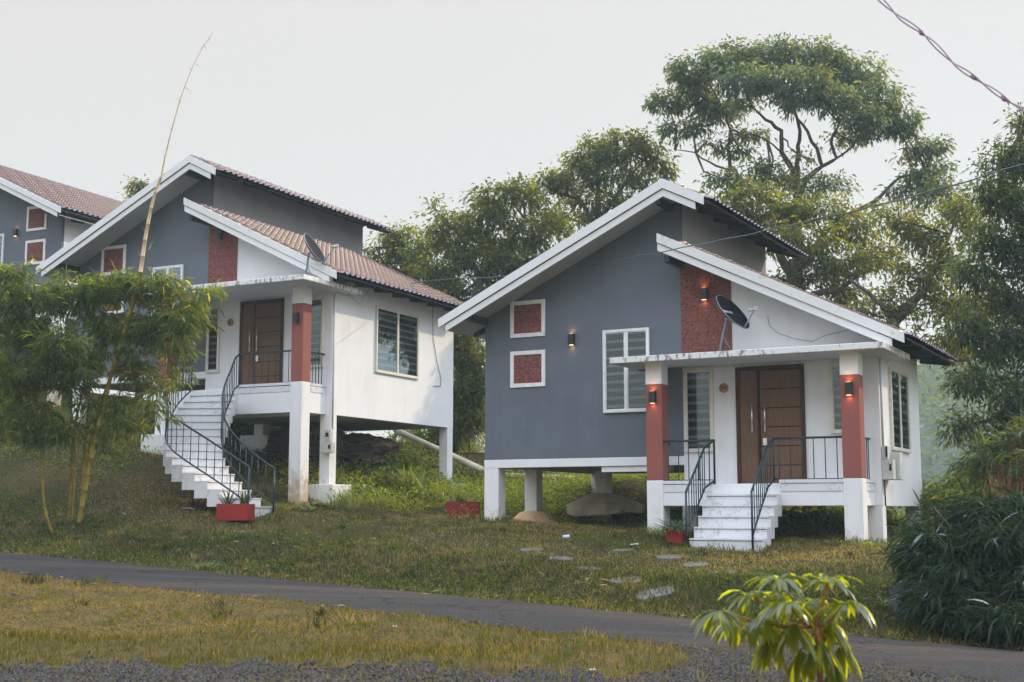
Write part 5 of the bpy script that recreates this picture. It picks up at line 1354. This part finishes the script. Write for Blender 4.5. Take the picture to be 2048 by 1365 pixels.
# pale pipe and concrete rails lying behind the houses
def beam(name, label, a, b, r, mat, cat):
    A = at(*a); B = at(*b); mb = MB(); mb.tube([(0, 0, 0), B - A], r, 8); o = mb.build(name, mat); o.location = A; tag(o, label, cat); return o
beam('concrete_rail', 'long pale rail sloping down behind the rear post of the plaque 5 house', (790, 860, 38.5), (965, 940, 36.5), .09, M['concrete'], 'rail')
beam('concrete_rail', 'pale horizontal rail seen through the stilts of the lit house', (990, 950, 37), (1300, 962, 36), .07, M['concrete'], 'rail')
beam('fallen_trunk', 'mossy trunk lying behind the pyramid footing', (1230, 1000, 32.2), (1290, 975, 33.5), .12, M['bark'], 'log')

# ---------------------------------------------------------------- chain-link fence behind the houses
def fence():
    A = at(790, 900, 40.5); B = at(1420, 960, 37.5)
    H = empty('chain_link_fence', (A[0], A[1], T(A[0], A[1]))); tag(H, 'grey chain-link fence among the bushes behind the houses', 'fence'); b0 = np.array(H.location)
    mb = MB(); n = 8; tops = []
    for i in range(n + 1):
        p = A + (B - A) * i / n; z = T(p[0], p[1]); m2 = MB(); m2.tube([(p[0] - b0[0], p[1] - b0[1], z - .3 - b0[2]), (p[0] - b0[0], p[1] - b0[1], z + 1.7 - b0[2])], .03, 8); m2.build('post', M['galv'], H)
        tops.append(np.array([p[0], p[1], z]) - b0)
    for i in range(n):
        a, b = tops[i], tops[i + 1]; d = b - a; L = np.linalg.norm(d[:2]); k = int(L / .12)
        for j in range(-13, k):
            # diagonal wires in both senses, clipped to the panel
            for s in (0, 1):
                t0, t1 = j / k, (j + 13) / k
                z0, z1 = (0.05, 1.6)
                c0, c1 = max(t0, 0), min(t1, 1)
                if c1 <= c0: continue
                f0 = (c0 - t0) / (t1 - t0); f1 = (c1 - t0) / (t1 - t0)
                h0, h1 = z0 + (z1 - z0) * f0, z0 + (z1 - z0) * f1
                if s: h0, h1 = z0 + z1 - h0, z0 + z1 - h1
                mb.tube([a + d * c0 + np.array([0, 0, h0]), a + d * c1 + np.array([0, 0, h1])], .0035, 3, False)
    mb.build('mesh', M['galv'], H)
fence()

# ---------------------------------------------------------------- cables
def cable(name, label, pts, r, mat, wob=0.0, n=40):
    P = [at(*p) for p in pts]; base = P[0].copy()
    seg = np.linspace(0, len(P) - 1, n); q = []
    for s in seg:
        i = min(int(s), len(P) - 2); t = s - i
        p0 = P[max(i - 1, 0)]; p1 = P[i]; p2 = P[i + 1]; p3 = P[min(i + 2, len(P) - 1)]
        v = .5 * ((2 * p1) + (-p0 + p2) * t + (2 * p0 - 5 * p1 + 4 * p2 - p3) * t * t + (-p0 + 3 * p1 - 3 * p2 + p3) * t ** 3)
        v = v + np.array([0, 0, wob * math.sin(s * 9.0)]); q.append(v - base)
    o = MB().tube(q, r, 6).build(name, mat); o.location = base; tag(o, label, 'cable'); return o
cable('overhead_cable', 'thin teal cable sagging across the gable of the lit house', [(700, 590, 38), (860, 562, 34), (980, 555, 31), (1100, 545, 28), (1230, 522, 25.5), (1360, 497, 23.5), (1480, 473, 21.5), (1620, 442, 20), (1780, 405, 18.5), (1950, 358, 17), (2120, 305, 15.5)], .010, M['cable'], .008, 90)
DCt = 9.0
Hc = empty('twisted_cable', at(1765, 0, DCt)); tag(Hc, 'purple twisted pair of cables crossing the top right corner', 'cable'); b0 = np.array(Hc.location)
ptA = [(1730, -30), (1770, 8), (1800, 36), (1843, 64), (1872, 92), (1910, 130), (1948, 155), (1985, 180), (2020, 205), (2075, 235)]
for s in (-1, 1):
    q = []; 
    for i in range(len(ptA) - 1):
        for t in np.linspace(0, 1, 8, endpoint=False):
            x = ptA[i][0] * (1 - t) + ptA[i + 1][0] * t; y = ptA[i][1] * (1 - t) + ptA[i + 1][1] * t
            u_ = i + t; a = math.sin(u_ * math.pi * .62) * 4 * s
            q.append(at(x + a * .6, y - a * .75, DCt + .02 * math.cos(u_ * 2) * s) - b0)
    MB().tube(q, .0055, 6).build('strand', M['cable_purple'], Hc)
mb = MB()
for (x, y) in [(1843, 66), (1948, 155), (2008, 198)]:
    p = at(x, y, DCt) - b0; mb.tube([p - np.array([.02, 0, -.02]), p, p + np.array([.02, 0, -.02])], [.008, .02, .008], 7)
mb.build('ties', M['cable_purple'], Hc)
# wires on the houses
def hwire(q, label, pts, r=.005):
    P = [h2w(q, *p) for p in pts]; b = P[0].copy(); o = MB().tube([p - b for p in P], r, 5).build('service_wire', M['cable']); o.location = b; tag(o, label, 'wire', 'thin wires on the house walls')
hwire(Q4, 'thin wire drooping across the white gable beside the satellite dish', [(6.25, -.03, 2.65), (6.28, -.03, 2.45), (6.45, -.03, 2.30), (6.75, -.03, 2.18), (7.1, -.03, 2.10), (7.35, -.03, 2.2), (7.6, -.03, 2.24), (7.9, -.03, 2.3)], .004)
hwire(Q5, 'loose wire looping from the eave to the canopy corner of the plaque 5 house', [(8.85, .9, 2.05), (8.75, .75, 1.75), (8.7, .6, 1.55), (8.72, .45, 1.50), (8.7, .3, 1.58), (8.68, .1, 1.70)], .008)
hwire(Q5, 'thin wire hanging down the white window wall by the rear corner', [(8.31, 4.7, 2.2), (8.31, 4.75, 1.2), (8.31, 4.95, .6), (8.31, 5.2, .1), (8.31, 5.15, -.1), (8.31, 4.8, -.12)], .008)

# ---------------------------------------------------------------- litter
def bit(name, label, px, py, sx, sy, sz, mat, seed, cat):
    return rock(name, label, px, py, sx, sy, sz, mat, seed, cat, zoff=sz * .7)
def crumple(name, label, px, py, w, h, mat, seed):
    c = ground_at(px, py); r = np.random.default_rng(seed); n = 6; V = []
    for i in range(n):
        for j in range(n): V.append(((i / (n - 1) - .5) * w + r.normal() * w * .05, (j / (n - 1) - .5) * w * .8 + r.normal() * w * .05, abs(r.normal()) * h))
    F = [(i * n + j, (i + 1) * n + j, (i + 1) * n + j + 1, i * n + j + 1) for i in range(n - 1) for j in range(n - 1)]
    m = MB(); m._add(V, F, False); o = m.build(name, mat); o.location = (c[0], c[1], c[2] + .03); tag(o, label, 'litter', 'litter on the grass'); return o
cup_p = ground_at(1132, 1080)
m = MB(); m.tube([(-.06, 0, .045), (.06, .02, .05)], [.032, .045], 14, False); m.tube([(-.06, 0, .045), (-.058, 0, .045)], [.032, .031], 14)
o = m.build('plastic_cup', M['cup']); o.location = cup_p; tag(o, 'pale blue plastic cup lying on the lawn', 'cup', 'litter on the grass')
crumple('paper_scrap', 'crumpled white scrap near the small red planter', 1268, 1094, .14, .02, M['paper'], 1)
crumple('paper_scrap', 'thin white scrap at the foot of the curved stair', 378, 1022, .22, .02, M['paper'], 2)
crumple('paper_scrap', 'white scrap on the green strip near the gravel', 1186, 1348, .06, .008, M['paper'], 3)
crumple('paper_scrap', 'small pale scrap at the near edge of the road', 790, 1261, .05, .01, M['paper'], 4)

# ---------------------------------------------------------------- distant hillside
def hill():
    n = 70; xs = np.linspace(-40, 260, n); ys = np.linspace(95, 330, n); X, Y = np.meshgrid(xs, ys)
    Z = -6 + 34 * sst((Y - 100) / 150) * sst((X + 20) / 70) + 2.5 * np.sin(X * .09) * np.sin(Y * .06 + 1) + 1.6 * np.sin(X * .37 + Y * .2) * np.sin(Y * .31) + rng.normal(size=X.shape) * .5
    Z = np.minimum(Z, 30 + 0 * Z)
    idx = np.arange(n * n).reshape(n, n); F = np.stack([idx[:-1, :-1], idx[:-1, 1:], idx[1:, 1:], idx[1:, :-1]], -1).reshape(-1, 4)
    V = np.stack([X.ravel(), Y.ravel(), Z.ravel()], 1)
    tag(np_mesh('hill', V, F, M['hill'], smooth=True), kind='structure')
    # canopy of the far wood covering it
    m = 60000; P = np.stack([rng.uniform(5, 150, m), rng.uniform(100, 250, m)], 1)
    fi = (P[:, 0] - xs[0]) / (xs[1] - xs[0]); fj = (P[:, 1] - ys[0]) / (ys[1] - ys[0]); i0 = fi.astype(int); j0 = fj.astype(int)
    z = Z[j0, i0] + rng.random(m) * 3 + 1.5 * np.abs(np.sin(P[:, 0] * .7) * np.sin(P[:, 1] * .5))
    o = leaf_mesh('far_wood', np.column_stack([P, z]), rng.normal(size=(m, 3)) * np.array([1, 1, .5]), .9, .5, M['leaf_far'], None)
    tag(o, 'hazy green wood covering the far slope at the right', 'wood', kind='stuff')
hill()

# ---------------------------------------------------------------- grass, straw, gravel
def onroad(x, y, m=0.0):
    w = x * RN[0] + y * RN[1]; s = x * RD[0] + y * RD[1]; n_, f_ = road_edges(s)
    return (w > n_ - m) & (w < f_ + m)
def scatter(n, y0, y1, power=1.6, xm=1.12):
    u_ = rng.random(n); a = 1 - power
    Y = (y0 ** (a + 1 - 0) + u_ * (y1 ** (a + 1) - y0 ** (a + 1))) ** (1 / (a + 1)) if abs(a + 1) > 1e-6 else y0 * (y1 / y0) ** u_
    X = rng.uniform(-1, 1, n) * Y * (1024 / FPX) * xm
    return X, Y
def patch(x, y, s, ph):
    return (np.sin(x * s + ph + 1.3 * np.sin(y * s * .8)) + np.sin(y * s * 1.3 - ph + np.sin(x * s * .6)) + np.sin((x + y) * s * 2.3 + ph) * .6 + np.sin((x * 1.7 - y) * s * 3.1) * .4) / 3
def proj(x, y, z):
    v = np.stack([x, y, z - EYE], 1); f = v[:, 1] * math.cos(TH) + v[:, 2] * math.sin(TH); u_ = -v[:, 1] * math.sin(TH) + v[:, 2] * math.cos(TH)
    return 1024 + FPX * v[:, 0] / f, 682.5 - FPX * u_ / f
def gravelly(X, Y):
    """worn gravel apron in front of the verge, laid out on the ground plan"""
    px, py = proj(X, Y, terrain(X, Y)); w = X * RN[0] + Y * RN[1]; s = X * RD[0] + Y * RD[1]; ne, fe = road_edges(s)
    wob = 7 * np.sin(px * .021) + 5 * np.sin(px * .057 + 1) + 3 * np.sin(px * .13)
    low = py > np.interp(px, [-200, 0, 500, 700, 1000, 1250, 1400, 1500], [1326, 1326, 1330, 1326, 1342, 1352, 1325, 1200]) + wob
    up = (px > 1040) & ((ne - w) < np.interp(px, [1040, 1200, 1350, 1500], [.05, .35, .8, 3.0]) + .02 * wob)
    return (low | up) & (w < ne + .05)
def blades(name, label, X, Y, H_, W_, tint, lean=.5, cat='grass'):
    n = len(X); Z = terrain(X, Y)
    t = rng.uniform(0, 2 * math.pi, n); D = np.stack([np.cos(t) * lean, np.sin(t) * lean, np.ones(n)], 1) if np.isscalar(lean) else np.stack([np.cos(t) * lean, np.sin(t) * lean, np.ones(n)], 1)
    o = leaf_mesh(name, np.stack([X, Y, Z - .005], 1), D, H_, W_, M['grass'], None, tint=tint); tag(o, label, cat, kind='stuff'); return o
DRY = np.array([.27, .20, .075]); GRN = np.array([.085, .105, .018]); DGR = np.array([.018, .030, .010]); YGR = np.array([.10, .10, .009]); BRN = np.array([.10, .06, .030])
def colmix(n, w):   # w: (n,5) weights
    r = rng.random(n); c = np.cumsum(w / w.sum(1, keepdims=True), 1); k = (r[:, None] > c).sum(1); base = np.stack([DRY, GRN, DGR, YGR, BRN])[np.clip(k, 0, 4)]
    return base * rng.uniform(.78, 1.22, (n, 1))
# foreground verge (camera side of the road)
n = 250000; X, Y = scatter(n, 10.5, 36, 1.0)
w = X * RN[0] + Y * RN[1]; s = X * RD[0] + Y * RD[1]; ne, fe = road_edges(s)
side = w < ne + .05 + .07 * np.sin(s * 5.3) * np.sin(s * 1.9) + rng.normal(size=len(s)) * .04
gravel_mask = gravelly(X, Y) & (rng.random(len(X)) > .06)
X1, Y1 = X[side & ~gravel_mask], Y[side & ~gravel_mask]
gp = patch(X1, Y1, .9, 1.0); left = sst((1.0 - X1) / 5) * sst((Y1 - 12.6) / 1.2)
W_ = np.stack([.30 + 1.3 * left + .9 * gp * (gp > 0), .55 - .2 * left + .9 * np.clip(-gp, 0, 1), .16 + 0 * gp, .9 * (1 - left) + .05, .12 + .35 * left], 1)
m_ = len(X1)
flat = np.where(rng.random(m_) < left * .8 + .15, rng.uniform(1.0, 3.5, m_), rng.uniform(.1, .8, m_))
blades('verge_grass', 'dry and green grass on the near side of the road', X1, Y1, rng.uniform(.04, .10, m_), .007, colmix(m_, W_) * np.array([[.93, .86, .70]]), flat)
# lawn and bank
n = 300000; X, Y = scatter(n, 14, 36, 1.0)
w = X * RN[0] + Y * RN[1]; s = X * RD[0] + Y * RD[1]; ne, fe = road_edges(s)
ok = w > fe - .06 + .07 * np.sin(s * 4.7) * np.sin(s * 1.3) + rng.normal(size=len(s)) * .05
X2, Y2, w2, f2 = X[ok], Y[ok], w[ok], fe[ok]
gp = patch(X2, Y2, .8, 2.0); gq = patch(X2, Y2, 2.1, 4.0)
bank = np.exp(-((w2 - f2 - 1.3) / 1.3) ** 2)
W_ = np.stack([np.clip(.55 + .9 * gp - .30 * bank, .04, 2), np.clip(.45 - .3 * gp, .1, 1), .20 + 1.1 * bank, .12 + 0 * gp, np.clip(.18 + .4 * gq, .04, 1)], 1)
m_ = len(X2)
blades('lawn_grass', 'short patchy grass covering the lawn and bank', X2, Y2, rng.uniform(.04, .09, m_) * (1 + .8 * bank), .009, colmix(m_, W_) * (1.3 - .35 * bank[:, None]), rng.uniform(.2, 1.5, m_))  # bank blades darker, lawn lighter: slope shading put into the tint
# coarser tufts standing in the lawn, the bank and the verge
n = 520; X = []; Y = []
s_ = rng.uniform(-26, 4, n); d = np.where(rng.random(n) < .55, rng.uniform(.05, 2.6, n), rng.uniform(2.4, 7.5, n)); w_ = RW0 + 2.75 + d; tx = s_ * RD[0] + w_ * RN[0]; ty = s_ * RD[1] + w_ * RN[1]
s_ = rng.uniform(-20, 2, 130); w_ = RW0 - rng.uniform(.05, 3.5, 130); tx = np.append(tx, s_ * RD[0] + w_ * RN[0]); ty = np.append(ty, s_ * RD[1] + w_ * RN[1]); n = len(tx)
sz = rng.uniform(.5, 1.4, n); idx = np.repeat(np.arange(n), 26); m_ = len(idx)
X = tx[idx] + rng.normal(size=m_) * .05 * sz[idx]; Y = ty[idx] + rng.normal(size=m_) * .05 * sz[idx]
px, py = proj(X, Y, terrain(X, Y)); k = (~gravelly(X, Y) | (rng.random(m_) < .2)) & ~onroad(X, Y, -.06); X, Y, idx = X[k], Y[k], idx[k]
tc = (np.stack([GRN, DGR, YGR, DRY])[rng.integers(0, 4, n)] * rng.uniform(.7, 1.2, (n, 1)))[idx] * rng.uniform(.7, 1.3, (len(idx), 1))
blades('grass_tufts', 'coarser grass tufts dotted over the lawn, bank and verge', X, Y, rng.uniform(.07, .19, len(idx)) * sz[idx], .009, tc, rng.uniform(.2, 1.1, len(idx)))
# little weeds and soil-hugging leaves round the feet of the posts and steps
X = []; Y = []
for q, Pz in ((Q4, P4), (Q5, P5)):
    for (x0, x1, y0, y1, top, foot) in Pz['posts'] + [(Pz['lcol'], Pz['lcol'] + .33, -.98, -.65, 0, None), (7.84, 8.17, -.98, -.65, 0, None)] + [(s__[0] - .6, s__[0] + .6, s__[1] - .15, s__[1], 0, None) for s__ in Pz['steps'][-2:]]:
        hx = (x1 - x0) / 2 + (.0 if not foot else .2); hy = (y1 - y0) / 2 + (0 if not foot else .2)
        a = rng.uniform(0, 6.28, 170); kx = 1 / np.maximum(abs(np.cos(a)), abs(np.sin(a))); r_ = np.abs(rng.normal(size=170)) * .10 + .02
        for i_ in range(170):
            p = h2w(q, (x0 + x1) / 2 + math.cos(a[i_]) * kx[i_] * hx + math.cos(a[i_]) * r_[i_], (y0 + y1) / 2 + math.sin(a[i_]) * kx[i_] * hy + math.sin(a[i_]) * r_[i_]); X.append(p[0]); Y.append(p[1])
X = np.array(X); Y = np.array(Y); m_ = len(X)
blades('edge_weeds', 'small weeds and grass growing round the feet of the posts and stairs', X, Y, rng.uniform(.06, .20, m_), .014, np.stack([GRN, DGR, YGR, DRY])[rng.integers(0, 4, m_)] * rng.uniform(.6, 1.2, (m_, 1)), rng.uniform(.2, 1.2, m_))
# weeds under and around the houses, and creeping cover on the bank
def cover(name, label, n, fx, L, W, tintbase, lift):
    X, Y = fx(n); Z = terrain(X, Y) + rng.random(len(X)) ** 1.5 * lift
    kk = np.ones(len(X), bool)
    for fx_, fy_ in ((.25, 1.6), (1.2, 3.2), (1.2, 2.4)):
        c_ = h2w(Q4, fx_, fy_); kk &= np.hypot(X - c_[0], Y - c_[1]) > .85
    c_ = ground_at(926, 1040); kk &= np.hypot(X - c_[0], Y - c_[1]) > .9
    X, Y, Z = X[kk], Y[kk], Z[kk]
    D = rng.normal(size=(len(X), 3)) * np.array([1, 1, .6]) + np.array([0, 0, .25])
    o = leaf_mesh(name, np.stack([X, Y, Z], 1), D, L * rng.uniform(.6, 1.4, len(X)), W, M['leaf_weed'], None, tint=rng.uniform(.6, 1.4, (len(X), 1)) * tintbase); tag(o, label, 'ground cover', kind='stuff')
def region_h(q, x0, x1, y0, y1, thr=-.4, s=1.0):
    def f(n):
        a = rng.uniform(x0, x1, n); b = rng.uniform(y0, y1, n); P = np.array([h2w(q, a[i], b[i])[:2] for i in range(n)]); k = patch(P[:, 0], P[:, 1], s, 1) > thr
        return P[k, 0], P[k, 1]
    return f
cover('undergrowth', 'low leafy weeds under the lit house', 22000, region_h(Q4, -1.5, 10.5, .6, 9.5, -.25, 1.2), .075, .035, np.array([[1, 1, .9]]), .28)
cover('undergrowth', 'thick weeds under and right of the plaque 5 house', 42000, region_h(Q5, 6.2, 14.5, -.2, 11, -.3, 1.0), .085, .036, np.array([[1.35, 1.3, .8]]), .42)
cover('undergrowth', 'dark weeds on the slope behind the bamboo', 26000, region_h(Q5, -9, 4.5, -3.6, 7, -.2, .8), .08, .035, np.array([[.75, .85, .8]]), .30)
def bankf(n):
    s_ = rng.uniform(-26, 3, n); d = rng.uniform(.1, 2.9, n); w_ = RW0 + 2.75 + d; x = s_ * RD[0] + w_ * RN[0]; y = s_ * RD[1] + w_ * RN[1]; k = patch(x, y, 1.6, 2) > -.15
    return x[k], y[k]
cover('bank_creeper', 'creeping plants matted on the bank above the road', 34000, bankf, .05, .026, np.array([[.55, .62, .55]]), .08)
# fallen bamboo leaves and dry litter
n = 1400; s_ = rng.uniform(-24, 0, n); d = rng.uniform(-3.2, 4.5, n) ; w_ = RW0 + 2.75 + d; x = s_ * RD[0] + w_ * RN[0]; y = s_ * RD[1] + w_ * RN[1]
keep = (~onroad(x, y, -.1) | (rng.random(n) < .05)); x, y = x[keep], y[keep]; n = len(x)
z = terrain(x, y) + .04
o = leaf_mesh('fallen_leaves', np.stack([x, y, z], 1), rng.normal(size=(n, 3)) * np.array([1, 1, .15]), rng.uniform(.06, .2, n), rng.uniform(.012, .03, n), M['litter_leaf'], None, nseg=3, droop=.15, tint=np.array([[.34, .24, .13]]) * rng.uniform(.4, 1.2, (n, 1)))
tag(o, 'dry fallen leaves strewn over the bank and road edge', 'fallen leaves', kind='stuff')
# gravel
def gravel(label, n, fx, smin, smax):
    X, Y = fx(n); n = len(X); Z = terrain(X, Y)
    base = np.array([[1, 0, -.2], [-.5, .87, -.2], [-.5, -.87, -.2], [.3, .2, .7], [-.4, .1, .6]])
    r = rng.uniform(smin, smax, (n, 1, 1)); a = rng.uniform(0, 6.28, n); ca, sa = np.cos(a)[:, None], np.sin(a)[:, None]
    B = base[None] * rng.uniform(.7, 1.3, (n, 5, 3)); Bx = B[..., 0] * ca - B[..., 1] * sa; By = B[..., 0] * sa + B[..., 1] * ca
    V = np.stack([Bx, By, B[..., 2]], -1) * r + np.stack([X, Y, Z + .006], 1)[:, None]
    F = np.array([[0, 1, 3], [1, 4, 3], [1, 2, 4], [2, 0, 3], [2, 3, 4]]); F = (F[None] + (np.arange(n) * 5)[:, None, None]).reshape(-1, 3)
    g = rng.uniform(.02, .105, (n, 1)) * np.array([[1.05, .98, .94]]) + rng.normal(size=(n, 3)) * .006
    o = np_mesh('gravel', V.reshape(-1, 3), F, M['gravel'], None, np.repeat(np.clip(g, .01, 1), 5, 0)); tag(o, label, 'gravel', kind='stuff')
def g1f(n):
    X = rng.uniform(-7.5, 9, n); Y = rng.uniform(9.6, 16.5, n); k = gravelly(X, Y) & (np.abs(X) < Y * .42); return X[k], Y[k]
gravel('grey gravel apron along the bottom of the picture', 210000, g1f, .007, .017)
# ---------------------------------------------------------------- haze
HZ = 0.0010
if HZ > 0:
    mb = MB(); mb.box(-450, 450, -60, 420, -40, 60)
    m = bpy.data.materials.new('haze_air'); m.use_nodes = True; t = m.node_tree
    t.nodes.remove(t.nodes['Principled BSDF'])
    pv = t.nodes.new('ShaderNodeVolumePrincipled'); pv.inputs['Color'].default_value = (0.72, 0.92, 1.0, 1); pv.inputs['Density'].default_value = HZ; pv.inputs['Anisotropy'].default_value = 0.2
    t.links.new(pv.outputs[0], t.nodes['Material Output'].inputs['Volume'])
    o = mb.build('haze', m); tag(o, 'thin bright morning haze filling the air', 'haze', kind='stuff')
